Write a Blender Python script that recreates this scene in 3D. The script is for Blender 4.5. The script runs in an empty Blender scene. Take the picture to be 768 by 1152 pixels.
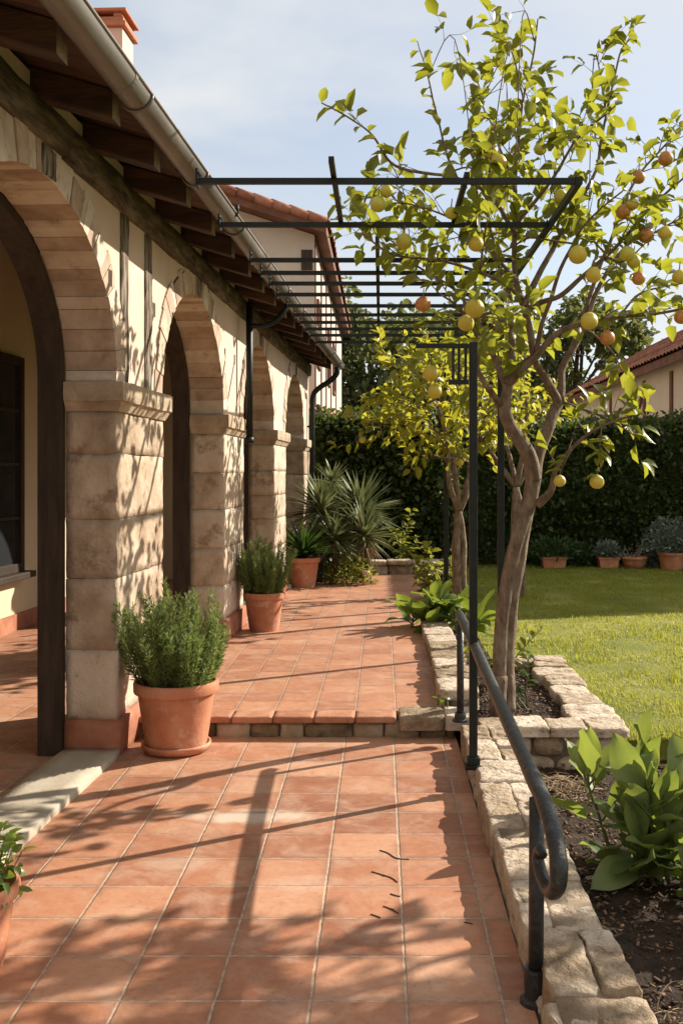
import bpy, math, random
import numpy as np
from mathutils import Vector, Matrix, noise as mnoise

scene = bpy.context.scene
COL = scene.collection
R = math.radians

# ------------------------------------------------------------------ camera
CAM_Z, FPX, PX0, PY0 = 1.65, 1150.0, 428.0, 535.0
cam_data = bpy.data.cameras.new('camera')
cam = bpy.data.objects.new('camera', cam_data)
COL.objects.link(cam)
cam.location = (0, 0, CAM_Z)
cam.rotation_euler = (R(90), 0, 0)
cam_data.sensor_fit = 'AUTO'
cam_data.sensor_width = 36.0
cam_data.lens = 36.0 * FPX / 1152.0
cam_data.shift_x = (384.0 - PX0) / 1152.0
cam_data.shift_y = -(576.0 - PY0) / 1152.0
cam_data.clip_start = 0.05
cam_data.clip_end = 2000
scene.camera = cam

# ------------------------------------------------------------------ light
SUN_DIR = Vector((1.42, 0.85, 1.0)).normalized()      # towards the sun
SUN_EL = math.asin(SUN_DIR.z)
SUN_AZ = math.atan2(SUN_DIR.x, SUN_DIR.y)
world = bpy.data.worlds.new('World')
scene.world = world
world.use_nodes = True
wn, wl = world.node_tree.nodes, world.node_tree.links
wn.clear()
wout = wn.new('ShaderNodeOutputWorld')
wbg = wn.new('ShaderNodeBackground')
wbg.inputs['Strength'].default_value = 0.085
sky = wn.new('ShaderNodeTexSky')
sky.sky_type = 'NISHITA'
sky.sun_disc = False
sky.sun_elevation = SUN_EL
sky.sun_rotation = SUN_AZ
sky.air_density = 1.0
sky.dust_density = 1.6
sky.ozone_density = 1.0
wtc = wn.new('ShaderNodeTexCoord')
wmap = wn.new('ShaderNodeMapping')
wmap.inputs['Scale'].default_value = (1.0, 1.0, 2.6)
wmap.inputs['Location'].default_value = (3.1, 0.4, 1.7)
wno = wn.new('ShaderNodeTexNoise')
wno.inputs['Scale'].default_value = 2.1
wno.inputs['Detail'].default_value = 7
wno.inputs['Roughness'].default_value = 0.55
wno.inputs['Distortion'].default_value = 0.35
wramp = wn.new('ShaderNodeValToRGB')
wramp.color_ramp.elements[0].position = 0.40
wramp.color_ramp.elements[0].color = (0.42, 0.42, 0.42, 1)
wramp.color_ramp.elements[1].position = 0.66
wramp.color_ramp.elements[1].color = (0.97, 0.97, 0.97, 1)
wmix = wn.new('ShaderNodeMixRGB')
wmix.inputs['Color2'].default_value = (5.1, 5.25, 5.4, 1)
wl.new(wtc.outputs['Generated'], wmap.inputs['Vector'])
wl.new(wmap.outputs[0], wno.inputs['Vector'])
wl.new(wno.outputs['Fac'], wramp.inputs['Fac'])
wl.new(wramp.outputs['Color'], wmix.inputs['Fac'])
wl.new(sky.outputs['Color'], wmix.inputs['Color1'])
# added fill: unseen sky behind the viewer and overhead brightened for the shaded faces
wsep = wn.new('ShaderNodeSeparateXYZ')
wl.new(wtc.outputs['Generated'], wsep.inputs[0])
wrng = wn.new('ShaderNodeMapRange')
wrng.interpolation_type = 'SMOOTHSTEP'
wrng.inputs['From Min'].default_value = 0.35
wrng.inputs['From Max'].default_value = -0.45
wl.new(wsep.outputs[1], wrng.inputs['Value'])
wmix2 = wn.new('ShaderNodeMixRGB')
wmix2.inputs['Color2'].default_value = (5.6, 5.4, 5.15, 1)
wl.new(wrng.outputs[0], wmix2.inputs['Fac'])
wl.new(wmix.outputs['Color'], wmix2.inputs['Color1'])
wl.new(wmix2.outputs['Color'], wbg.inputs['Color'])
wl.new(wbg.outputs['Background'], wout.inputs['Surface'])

sun_data = bpy.data.lights.new('sun', 'SUN')
sun_data.energy = 5.0
sun_data.angle = R(0.55)
sun_data.color = (1.0, 0.905, 0.765)
sun = bpy.data.objects.new('sun', sun_data)
COL.objects.link(sun)
sun.rotation_euler = (-SUN_DIR).to_track_quat('-Z', 'Y').to_euler()

vs = scene.view_settings
scene.display_settings.display_device = 'sRGB'
vs.view_transform = 'Standard'
vs.look = 'None'
vs.exposure = 0.92
vs.gamma = 1.0
vs.use_curve_mapping = False
scene.cycles.max_bounces = 8
scene.cycles.transparent_max_bounces = 8


# ------------------------------------------------------------------ helpers
def at(px, py, Y):
    """a pixel of the 768x1152 photograph at distance Y, as a point in metres"""
    return Vector(((px - PX0) * Y / FPX, Y, CAM_Z - (py - PY0) * Y / FPX))


class MB:
    """collects shapes that end up as ONE mesh object"""

    def __init__(self):
        self.v, self.f, self.m = [], [], []

    def add(self, verts, faces, mi=0):
        o = len(self.v)
        self.v.extend([tuple(p) for p in verts])
        self.f.extend([tuple(i + o for i in f) for f in faces])
        self.m.extend([mi] * len(faces))

    def box(self, lo, hi, mi=0, M=None, taper=None):
        x0, y0, z0 = lo
        x1, y1, z1 = hi
        vs_ = [(x0, y0, z0), (x1, y0, z0), (x1, y1, z0), (x0, y1, z0), (x0, y0, z1), (x1, y0, z1), (x1, y1, z1), (x0, y1, z1)]
        if M is not None:
            vs_ = [M @ Vector(p) for p in vs_]
        self.add(vs_, [(3, 2, 1, 0), (4, 5, 6, 7), (0, 1, 5, 4), (1, 2, 6, 5), (2, 3, 7, 6), (3, 0, 4, 7)], mi)

    def bar(self, a, b, w, h=None, mi=0, up=(0, 0, 1)):
        a, b = Vector(a), Vector(b)
        h = h or w
        d = b - a
        L = d.length
        d.normalize()
        u = Vector(up)
        if abs(d.dot(u)) > .98:
            u = Vector((1, 0, 0))
        s = d.cross(u).normalized()
        u = s.cross(d)
        M = Matrix((s.to_4d(), d.to_4d(), u.to_4d(), (0, 0, 0, 1))).transposed()
        for i in range(3):
            M[3][i] = 0
        M = Matrix.Translation(a) @ M
        self.box((-w / 2, 0, -h / 2), (w / 2, L, h / 2), mi, M)

    def tube(self, path, rad, seg=8, mi=0, cap=True):
        P = [Vector(p) for p in path]
        n = len(P)
        if not hasattr(rad, '__len__'):
            rad = [rad] * n
        T = []
        for i in range(n):
            t = P[min(i + 1, n - 1)] - P[max(i - 1, 0)]
            T.append(t.normalized() if t.length > 1e-9 else Vector((0, 0, 1)))
        ref = Vector((0, 0, 1)) if abs(T[0].z) < .9 else Vector((1, 0, 0))
        s = T[0].cross(ref).normalized()
        verts = []
        for i in range(n):
            s = (s - T[i] * s.dot(T[i]))
            s = s.normalized() if s.length > 1e-6 else T[i].orthogonal().normalized()
            b = T[i].cross(s)
            for k in range(seg):
                a = 2 * math.pi * k / seg
                verts.append(P[i] + (s * math.cos(a) + b * math.sin(a)) * rad[i])
        faces = []
        for i in range(n - 1):
            for k in range(seg):
                k2 = (k + 1) % seg
                faces.append((i * seg + k, i * seg + k2, (i + 1) * seg + k2, (i + 1) * seg + k))
        if cap:
            faces.append(tuple(range(seg - 1, -1, -1)))
            faces.append(tuple((n - 1) * seg + k for k in range(seg)))
        self.add(verts, faces, mi)

    def lathe(self, prof, seg=32, c=(0, 0, 0), mi=0, wob=0.0, seed=0):
        verts, faces = [], []
        n = len(prof)
        for i, (r, z) in enumerate(prof):
            for k in range(seg):
                a = 2 * math.pi * k / seg
                q = r * (1 + wob * mnoise.noise(Vector((math.cos(a) * 1.5 + seed, math.sin(a) * 1.5, z * 4))))
                verts.append((c[0] + q * math.cos(a), c[1] + q * math.sin(a), c[2] + z))
        for i in range(n - 1):
            for k in range(seg):
                k2 = (k + 1) % seg
                faces.append((i * seg + k, i * seg + k2, (i + 1) * seg + k2, (i + 1) * seg + k))
        self.add(verts, faces, mi)

    def stone(self, lo, hi, seed=0, rnd=.03, amp=.01, freq=6.0, n=6, mi=0, rz=0.0, flat=1.0):
        """a rough stone: rounded box pushed in and out by noise"""
        lo, hi = Vector(lo), Vector(hi)
        c, h = (lo + hi) / 2, (hi - lo) / 2
        idx, verts, faces = {}, [], []
        ca, sa = math.cos(rz), math.sin(rz)
        r = min(rnd, h.x * .9, h.y * .9, h.z * .9)
        N = [max(2, min(14, int(round(n * q / max(h) + 2)))) for q in h]

        def vid(i, j, k):
            key = (i, j, k)
            if key not in idx:
                p = Vector((-1 + 2 * i / N[0], -1 + 2 * j / N[1], -1 + 2 * k / N[2]))
                p = Vector((p.x * h.x, p.y * h.y, p.z * h.z))
                q = Vector([max(-(h[t] - r), min(h[t] - r, p[t])) for t in range(3)])
                d = p - q
                if d.length > 1e-7:
                    p = q + d.normalized() * min(r, d.length if d.length < r else r)
                w = p * freq + Vector((seed * 7.31, seed * 3.7, seed * 1.9))
                nv = Vector((mnoise.noise(w), mnoise.noise(w + Vector((31, 0, 0))), mnoise.noise(w + Vector((0, 57, 0)))))
                w2 = w * 2.7
                nv = nv + Vector((mnoise.noise(w2), mnoise.noise(w2 + Vector((31, 0, 0))), mnoise.noise(w2 + Vector((0, 57, 0))))) * .45
                p = p + Vector((nv.x * amp, nv.y * amp, nv.z * amp * flat))
                p = Vector((p.x * ca - p.y * sa, p.x * sa + p.y * ca, p.z))
                idx[key] = len(verts)
                verts.append(c + p)
            return idx[key]
        A, B, C = N
        for i in range(A):
            for j in range(B):
                faces.append((vid(i, j, C), vid(i + 1, j, C), vid(i + 1, j + 1, C), vid(i, j + 1, C)))
                faces.append((vid(i, j + 1, 0), vid(i + 1, j + 1, 0), vid(i + 1, j, 0), vid(i, j, 0)))
        for i in range(A):
            for k in range(C):
                faces.append((vid(i, 0, k), vid(i + 1, 0, k), vid(i + 1, 0, k + 1), vid(i, 0, k + 1)))
                faces.append((vid(i, B, k + 1), vid(i + 1, B, k + 1), vid(i + 1, B, k), vid(i, B, k)))
        for j in range(B):
            for k in range(C):
                faces.append((vid(0, j, k + 1), vid(0, j + 1, k + 1), vid(0, j + 1, k), vid(0, j, k)))
                faces.append((vid(A, j, k), vid(A, j + 1, k), vid(A, j + 1, k + 1), vid(A, j, k + 1)))
        self.add(verts, faces, mi)

    def slab(self, lo, hi, seed, mi=0, gap=.005, cut=.16):
        """a flat quarried flagstone: crooked outline, broken edge, rough flat top"""
        rr = random.Random(seed)
        x0, y0, z0 = lo
        x1, y1, z1 = hi
        w, h = x1 - x0, y1 - y0
        c = min(w, h) * cut
        base = []
        for (px, py, sx, sy) in ((x0, y0, 1, 1), (x1, y0, -1, 1), (x1, y1, -1, -1), (x0, y1, 1, -1)):
            a, b = c * rr.uniform(.15, 1), c * rr.uniform(.15, 1)
            p, q = (px + sx * a, py), (px, py + sy * b)
            base += [q, p] if sx * sy > 0 else [p, q]
        ring = []
        for i in range(8):
            p, q = Vector(base[i]), Vector(base[(i + 1) % 8])
            n = max(1, int((q - p).length / .022))
            for t in range(n):
                v = p.lerp(q, t / n)
                k = Vector((v.x * 11, v.y * 11, seed))
                d = Vector((mnoise.noise(k), mnoise.noise(k + Vector((17, 3, 0)))))
                k2 = k * 3.3
                d += Vector((mnoise.noise(k2), mnoise.noise(k2 + Vector((17, 3, 0))))) * .4
                ring.append(v + d * .010)
        cx = Vector(((x0 + x1) / 2, (y0 + y1) / 2))
        n = len(ring)
        tx, ty = rr.uniform(-.02, .02), rr.uniform(-.02, .02)
        levels = [(1.0, z0, 0), (1.0 - gap / min(w, h), z0 + (z1 - z0) * .55, 1), (1.0 - .2 * gap / min(w, h), z1 - .014, 1), (1 - 2.2 * gap / min(w, h), z1 - .003, 1), (.90, z1, 1), (.72, z1, 1), (.5, z1, 1), (.27, z1, 1)]
        vs_ = []
        for li, (f, z, on) in enumerate(levels):
            for p in ring:
                q = cx + (p - cx) * f
                k = Vector((q.x * 9, q.y * 9, seed * 1.7 + z * 20))
                e = mnoise.noise(k)
                st = .007 * (1 if mnoise.noise(Vector((q.x * 5 + seed, q.y * 7, 2))) > .12 else 0)
                dz = (e * .007 + mnoise.noise(k * 3.1) * .004 - st + tx * (q.x - cx.x) + ty * (q.y - cx.y)) if on else 0
                o_ = Vector((0, 0)) if li in (0,) or li > 3 else (p - cx).normalized() * (mnoise.noise(k * 1.5) * .006)
                vs_.append((q.x + o_.x, q.y + o_.y, z + dz))
        m = len(levels)
        vs_.append((cx.x, cx.y, z1))
        fc = [(l * n + i, l * n + (i + 1) % n, (l + 1) * n + (i + 1) % n, (l + 1) * n + i) for l in range(m - 1) for i in range(n)]
        fc += [((m - 1) * n + i, (m - 1) * n + (i + 1) % n, m * n) for i in range(n)]
        self.add(vs_, fc, mi)

    def build(self, name, mats, parent=None, smooth=False, bevel=0.0, loc=None):
        me = bpy.data.meshes.new(name)
        me.from_pydata(self.v, [], self.f)
        if not isinstance(mats, (list, tuple)):
            mats = [mats]
        for m in mats:
            me.materials.append(m)
        if len(mats) > 1:
            me.polygons.foreach_set('material_index', self.m)
        if smooth:
            me.polygons.foreach_set('use_smooth', [True] * len(me.polygons))
        me.update()
        o = bpy.data.objects.new(name, me)
        COL.objects.link(o)
        if parent:
            o.parent = parent
        if loc:
            o.location = loc
        if bevel:
            b = o.modifiers.new('bevel', 'BEVEL')
            b.width = bevel
            b.segments = 2
            b.limit_method = 'ANGLE'
            b.angle_limit = R(40)
        return o


def tag(o, label=None, cat=None, group=None, kind=None):
    if label:
        o['label'] = label
    if cat:
        o['category'] = cat
    if group:
        o['group'] = group
    if kind:
        o['kind'] = kind
    return o


def thing(name, label, cat, loc=(0, 0, 0), rz=0.0, group=None):
    o = bpy.data.objects.new(name, None)
    COL.objects.link(o)
    o.location = loc
    o.rotation_euler = (0, 0, rz)
    o.empty_display_size = .1
    return tag(o, label, cat, group)


def np_mesh(name, V, F, mats, parent=None, smooth=True):
    """V (n,3) array, F list of (m,k) integer arrays"""
    me = bpy.data.meshes.new(name)
    V = np.asarray(V, dtype=np.float32)
    loops = np.concatenate([f.ravel() for f in F]).astype(np.int32)
    tot = np.concatenate([np.full(len(f), f.shape[1]) for f in F]).astype(np.int32)
    start = np.concatenate([[0], np.cumsum(tot)[:-1]]).astype(np.int32)
    me.vertices.add(len(V))
    me.vertices.foreach_set('co', V.ravel())
    me.loops.add(len(loops))
    me.loops.foreach_set('vertex_index', loops)
    me.polygons.add(len(tot))
    me.polygons.foreach_set('loop_start', start)
    me.polygons.foreach_set('loop_total', tot)
    if smooth:
        me.polygons.foreach_set('use_smooth', np.ones(len(tot), dtype=bool))
    me.update(calc_edges=True)
    for m in (mats if isinstance(mats, (list, tuple)) else [mats]):
        me.materials.append(m)
    o = bpy.data.objects.new(name, me)
    COL.objects.link(o)
    if parent:
        o.parent = parent
    return o


def nrm(a):
    return a / np.maximum(np.linalg.norm(a, axis=1, keepdims=True), 1e-9)


def leaf_arrays(P, D, Nn, L, W, fold=.24, droop=.20, shape=(.32, .72, .5, .42)):
    """P base, D direction, Nn up normal (all (n,3)); L, W (n,)"""
    P, D, Nn = np.asarray(P, float), nrm(np.asarray(D, float)), np.asarray(Nn, float)
    S = nrm(np.cross(D, Nn))
    U = np.cross(S, D)
    L = np.asarray(L, float)[:, None]
    W = np.asarray(W, float)[:, None]
    t1, t2, w1, w2 = shape
    m1 = P + D * L * t1 + U * L * .02
    m2 = P + D * L * t2 - U * L * droop * .45
    tip = P + D * L - U * L * droop
    l1 = m1 + S * W * w1 + U * W * fold
    r1 = m1 - S * W * w1 + U * W * fold
    l2 = m2 + S * W * w2 + U * W * fold
    r2 = m2 - S * W * w2 + U * W * fold
    V = np.stack([P, l1, m1, r1, l2, m2, r2, tip], axis=1).reshape(-1, 3)
    n = len(P)
    o = (np.arange(n) * 8)[:, None]
    tri = np.concatenate([o + np.array([[0, 2, 1]]), o + np.array([[0, 3, 2]]), o + np.array([[4, 5, 7]]), o + np.array([[5, 6, 7]])])
    quad = np.concatenate([o + np.array([[1, 2, 5, 4]]), o + np.array([[2, 3, 6, 5]])])
    return V, tri, quad


def leaves(name, P, D, Nn, L, W, mat, parent=None, **k):
    V, t, q = leaf_arrays(P, D, Nn, L, W, **k)
    return np_mesh(name, V, [t, q], mat, parent)


def spline(pts, n=6):
    P = [Vector(p) for p in pts]
    P = [P[0] * 2 - P[1]] + P + [P[-1] * 2 - P[-2]]
    out = []
    for i in range(1, len(P) - 2):
        for s in range(n):
            t = s / n
            a, b, c, d = P[i - 1], P[i], P[i + 1], P[i + 2]
            out.append(.5 * ((2 * b) + (c - a) * t + (2 * a - 5 * b + 4 * c - d) * t * t + (3 * b - 3 * c + d - a) * t ** 3))
    out.append(P[-2].copy())
    return out


# ------------------------------------------------------------------ materials
def new_mat(name):
    m = bpy.data.materials.new(name)
    m.use_nodes = True
    nt = m.node_tree
    nt.nodes.clear()
    out = nt.nodes.new('ShaderNodeOutputMaterial')
    return m, nt.nodes, nt.links, out


def mathn(N, Lk, op, a, b=None, clamp=False):
    n = N.new('ShaderNodeMath')
    n.operation = op
    n.use_clamp = clamp
    for i, q in enumerate((a, b)):
        if q is None:
            continue
        if isinstance(q, (int, float)):
            n.inputs[i].default_value = q
        else:
            Lk.new(q, n.inputs[i])
    return n.outputs[0]


def ramp(N, Lk, fac, stops):
    n = N.new('ShaderNodeValToRGB')
    e = n.color_ramp.elements
    while len(e) < len(stops):
        e.new(.5)
    for i, (p, c) in enumerate(stops):
        e[i].position = p
        e[i].color = (c[0], c[1], c[2], 1) if hasattr(c, '__len__') else (c, c, c, 1)
    Lk.new(fac, n.inputs['Fac'])
    return n.outputs['Color']


def noise_n(N, Lk, vec, scale, detail=5, rough=.55, dist=0.0):
    n = N.new('ShaderNodeTexNoise')
    n.inputs['Scale'].default_value = scale
    n.inputs['Detail'].default_value = detail
    n.inputs['Roughness'].default_value = rough
    n.inputs['Distortion'].default_value = dist
    Lk.new(vec, n.inputs['Vector'])
    return n.outputs['Fac']


def mix(N, Lk, fac, a, b, mode='MIX'):
    n = N.new('ShaderNodeMixRGB')
    n.blend_type = mode
    for k, q in (('Fac', fac), ('Color1', a), ('Color2', b)):
        if isinstance(q, (int, float)):
            n.inputs[k].default_value = q
        elif isinstance(q, (tuple, list)):
            n.inputs[k].default_value = (q[0], q[1], q[2], 1)
        else:
            Lk.new(q, n.inputs[k])
    return n.outputs['Color']


def surf(name, stops, scale=3.0, rough=.85, bump=.3, bscale=40, stretch=(1, 1, 1), island=0.0, metal=0.0, detail=6, dist=.3,
         specks=None, obj=False, bdist=.01, spec=.3):
    """a mottled solid: colour stops over noise, fine bump, optional brightness per loose piece"""
    m, N, Lk, out = new_mat(name)
    b = N.new('ShaderNodeBsdfPrincipled')
    if obj:
        src = N.new('ShaderNodeTexCoord').outputs['Object']
    else:
        src = N.new('ShaderNodeNewGeometry').outputs['Position']
    mp = N.new('ShaderNodeMapping')
    mp.inputs['Scale'].default_value = stretch
    Lk.new(src, mp.inputs['Vector'])
    vec = mp.outputs[0]
    f = noise_n(N, Lk, vec, scale, detail, .6, dist)
    if island:
        g = N.new('ShaderNodeNewGeometry')
        f = mathn(N, Lk, 'ADD', f, mathn(N, Lk, 'MULTIPLY', mathn(N, Lk, 'SUBTRACT', g.outputs['Random Per Island'], .5), island))
    col = ramp(N, Lk, f, stops)
    if specks:
        f2 = noise_n(N, Lk, vec, specks[0], 4, .7)
        col = mix(N, Lk, ramp(N, Lk, f2, [(specks[1], 0.0), (specks[1] + .12, specks[3])]), col, specks[2])
    Lk.new(col, b.inputs['Base Color'])
    b.inputs['Roughness'].default_value = rough
    b.inputs['Metallic'].default_value = metal
    b.inputs['Specular IOR Level'].default_value = spec
    if bump:
        bp = N.new('ShaderNodeBump')
        bp.inputs['Strength'].default_value = bump
        bp.inputs['Distance'].default_value = bdist
        h = noise_n(N, Lk, vec, bscale, 6, .65)
        h2 = noise_n(N, Lk, vec, bscale * .22, 4, .6)
        Lk.new(mathn(N, Lk, 'ADD', h, mathn(N, Lk, 'MULTIPLY', h2, 1.5)), bp.inputs['Height'])
        Lk.new(bp.outputs['Normal'], b.inputs['Normal'])
    Lk.new(b.outputs[0], out.inputs['Surface'])
    return m


def leafmat(name, cols, trans, tmix=.42, rough=.45, clump=1.2, spec=.35):
    """a leaf: colour varies per leaf and per clump, light passes through"""
    m, N, Lk, out = new_mat(name)
    b = N.new('ShaderNodeBsdfPrincipled')
    g = N.new('ShaderNodeNewGeometry')
    f = mathn(N, Lk, 'ADD', mathn(N, Lk, 'MULTIPLY', g.outputs['Random Per Island'], .6),
              mathn(N, Lk, 'MULTIPLY', noise_n(N, Lk, g.outputs['Position'], clump, 2), .4))
    f = mathn(N, Lk, 'ADD', f, mathn(N, Lk, 'MULTIPLY', mathn(N, Lk, 'SUBTRACT', noise_n(N, Lk, g.outputs['Position'], 48, 4, .6), .5), .55))
    k = len(cols)
    col = ramp(N, Lk, f, [(.12 + .76 * i / max(1, k - 1), c) for i, c in enumerate(cols)])
    tcol = mix(N, Lk, f, trans, tuple(q * .62 for q in trans))
    Lk.new(col, b.inputs['Base Color'])
    b.inputs['Roughness'].default_value = rough
    b.inputs['Specular IOR Level'].default_value = spec
    bp = N.new('ShaderNodeBump')
    bp.inputs['Strength'].default_value = .35
    bp.inputs['Distance'].default_value = .004
    Lk.new(noise_n(N, Lk, g.outputs['Position'], 75, 3), bp.inputs['Height'])
    Lk.new(bp.outputs['Normal'], b.inputs['Normal'])
    t = N.new('ShaderNodeBsdfTranslucent')
    Lk.new(tcol, t.inputs['Color'])
    ms = N.new('ShaderNodeMixShader')
    ms.inputs[0].default_value = tmix
    Lk.new(b.outputs[0], ms.inputs[1])
    Lk.new(t.outputs[0], ms.inputs[2])
    Lk.new(ms.outputs[0], out.inputs['Surface'])
    return m


def tilemat(name, size, ox, oy, joint=.011, stains=(), rotation=0.0, vary=.42):
    """square terracotta tiles: colour and tilt per tile, pale sandy joints, wear"""
    m, N, Lk, out = new_mat(name)
    b = N.new('ShaderNodeBsdfPrincipled')
    g = N.new('ShaderNodeNewGeometry')
    pos = g.outputs['Position']
    mp = N.new('ShaderNodeMapping')
    mp.inputs['Rotation'].default_value = (0, 0, rotation)
    Lk.new(pos, mp.inputs['Vector'])
    sep = N.new('ShaderNodeSeparateXYZ')
    Lk.new(mp.outputs[0], sep.inputs[0])
    wob = noise_n(N, Lk, pos, 9, 3)
    wobv = mathn(N, Lk, 'MULTIPLY', mathn(N, Lk, 'SUBTRACT', wob, .5), .007)
    u = mathn(N, Lk, 'DIVIDE', mathn(N, Lk, 'ADD', mathn(N, Lk, 'SUBTRACT', sep.outputs[0], ox), wobv), size)
    v = mathn(N, Lk, 'DIVIDE', mathn(N, Lk, 'ADD', mathn(N, Lk, 'SUBTRACT', sep.outputs[1], oy), wobv), size)
    fu, fv = mathn(N, Lk, 'FLOOR', u), mathn(N, Lk, 'FLOOR', v)
    cb = N.new('ShaderNodeCombineXYZ')
    Lk.new(fu, cb.inputs[0])
    Lk.new(fv, cb.inputs[1])
    wn_ = N.new('ShaderNodeTexWhiteNoise')
    wn_.noise_dimensions = '2D'
    Lk.new(cb.outputs[0], wn_.inputs['Vector'])
    rnd = wn_.outputs['Value']
    du = mathn(N, Lk, 'ABSOLUTE', mathn(N, Lk, 'SUBTRACT', mathn(N, Lk, 'FRACT', u), .5))
    dv = mathn(N, Lk, 'ABSOLUTE', mathn(N, Lk, 'SUBTRACT', mathn(N, Lk, 'FRACT', v), .5))
    edge = mathn(N, Lk, 'MAXIMUM', du, dv)
    jw = .5 - joint / size / 2
    chip = mathn(N, Lk, 'MULTIPLY', mathn(N, Lk, 'SUBTRACT', noise_n(N, Lk, pos, 55, 3), .5), .016)
    jm = ramp(N, Lk, mathn(N, Lk, 'ADD', edge, chip), [(jw - .006, 0.0), (jw + .006, 1.0)])
    big = noise_n(N, Lk, pos, 2.3, 6, .62, .4)
    fine = noise_n(N, Lk, pos, 19, 6, .68, .5)
    f = mathn(N, Lk, 'ADD', mathn(N, Lk, 'ADD', mathn(N, Lk, 'MULTIPLY', rnd, vary), .21 - vary * .5),
              mathn(N, Lk, 'ADD', mathn(N, Lk, 'MULTIPLY', big, .36), mathn(N, Lk, 'MULTIPLY', fine, .30)))
    col = ramp(N, Lk, f, [(.22, (.205, .078, .040)), (.42, (.312, .130, .069)), (.60, (.40, .184, .101)), (.85, (.49, .275, .172))])
    dust = ramp(N, Lk, noise_n(N, Lk, pos, 4.2, 7, .7, .8), [(.46, 0.0), (.70, .5)])
    col = mix(N, Lk, dust, col, (.50, .36, .27))
    dark = ramp(N, Lk, noise_n(N, Lk, pos, 33, 5, .75), [(.56, 0.0), (.70, .6)])
    col = mix(N, Lk, dark, col, (.22, .085, .05))
    blot = ramp(N, Lk, noise_n(N, Lk, pos, 6.5, 8, .72, 1.2), [(.56, 0.0), (.68, .45)])
    col = mix(N, Lk, blot, col, (.25, .11, .07))
    for (sx, sy, rx, ry, amt) in stains:
        ex = mathn(N, Lk, 'DIVIDE', mathn(N, Lk, 'SUBTRACT', sep.outputs[0], sx), rx)
        ey = mathn(N, Lk, 'DIVIDE', mathn(N, Lk, 'SUBTRACT', sep.outputs[1], sy), ry)
        rr = mathn(N, Lk, 'SQRT', mathn(N, Lk, 'ADD', mathn(N, Lk, 'MULTIPLY', ex, ex), mathn(N, Lk, 'MULTIPLY', ey, ey)))
        rr = mathn(N, Lk, 'ADD', rr, mathn(N, Lk, 'MULTIPLY', mathn(N, Lk, 'SUBTRACT', noise_n(N, Lk, pos, 7, 6, .7), .5), 1.5))
        sm = ramp(N, Lk, rr, [(.55, amt), (1.0, 0.0)])
        col = mix(N, Lk, sm, col, (.56, .45, .36))
    grime = mathn(N, Lk, 'MULTIPLY', ramp(N, Lk, mathn(N, Lk, 'ADD', edge, mathn(N, Lk, 'MULTIPLY', chip, 2.5)), [(.38, 0.0), (.5, .75)]),
                  ramp(N, Lk, noise_n(N, Lk, pos, 3.1, 6, .7), [(.42, 0.0), (.62, 1.0)]))
    col = mix(N, Lk, grime, col, (.19, .095, .062))
    jcol = ramp(N, Lk, noise_n(N, Lk, pos, 30, 4), [(.3, (.24, .165, .115)), (.7, (.46, .36, .27))])
    col = mix(N, Lk, jm, col, jcol)
    Lk.new(col, b.inputs['Base Color'])
    rg = ramp(N, Lk, noise_n(N, Lk, pos, 14, 5), [(.3, .5), (.7, .8)])
    Lk.new(rg, b.inputs['Roughness'])
    b.inputs['Specular IOR Level'].default_value = .35
    hgt = mathn(N, Lk, 'ADD', mathn(N, Lk, 'MULTIPLY', jm, -1.0),
                mathn(N, Lk, 'ADD', mathn(N, Lk, 'MULTIPLY', fine, .35), mathn(N, Lk, 'MULTIPLY', big, .9)))
    bp = N.new('ShaderNodeBump')
    bp.inputs['Strength'].default_value = .55
    bp.inputs['Distance'].default_value = .006
    Lk.new(hgt, bp.inputs['Height'])
    Lk.new(bp.outputs['Normal'], b.inputs['Normal'])
    Lk.new(b.outputs[0], out.inputs['Surface'])
    return m


M = {}
M['tile_low'] = tilemat('terracotta paving', .30, -.219, 3.21, .0085, stains=[(-.62, 4.95, .36, .12, .85), (-.86, 4.35, .2, .1, .35), (-.3, 4.15, .2, .08, .25)])
M['tile_high'] = tilemat('terracotta terrace paving', .26, -.94, 6.62, .0055, vary=.24)
M['tile_in'] = tilemat('terracotta portico paving', .30, -1.9, 3.3, .010, rotation=R(2.34))
M['tile_nose'] = surf('terracotta step tile', [(.25, (.26, .105, .06)), (.5, (.38, .175, .10)), (.8, (.49, .27, .18))], 5, .75, .5, 50, island=.45, specks=(12, .58, (.22, .09, .05), .6))
M['stone'] = surf('pillar stone', [(.22, (.24, .168, .115)), (.42, (.40, .305, .22)), (.58, (.52, .42, .325)), (.78, (.60, .51, .41))], 3.0, .92, .8, 26, island=.34, specks=(5.5, .54, (.20, .13, .08), .72), bdist=.014)
M['voussoir'] = surf('arch stone', [(.18, (.28, .19, .135)), (.45, (.45, .345, .265)), (.62, (.54, .44, .35)), (.8, (.63, .54, .45))], 4.5, .9, .5, 34, island=.50, specks=(8, .56, (.24, .155, .095), .6))
M['impost'] = surf('impost stone', [(.3, (.26, .19, .125)), (.55, (.40, .31, .22)), (.8, (.50, .42, .32))], 6, .9, .6, 26, specks=(18, .62, (.16, .11, .075), .6))
M['plaster'] = surf('cream plaster', [(.25, (.49, .365, .285)), (.5, (.58, .45, .365)), (.8, (.65, .53, .45))], 1.6, .92, .25, 28, specks=(5, .66, (.46, .34, .23), .4))
M['plaster_in'] = surf('inner cream plaster', [(.25, (.52, .41, .27)), (.75, (.62, .51, .35))], 1.1, .92, .15, 30)
M['timber'] = surf('dark roof timber', [(.3, (.030, .017, .010)), (.55, (.075, .040, .022)), (.8, (.13, .072, .038))], 4, .75, .5, 30, stretch=(.5, 3, 3), island=.25)
M['timber_end'] = surf('pale rafter end', [(.3, (.13, .095, .065)), (.7, (.27, .21, .155))], 16, .9, .5, 50)
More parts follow.
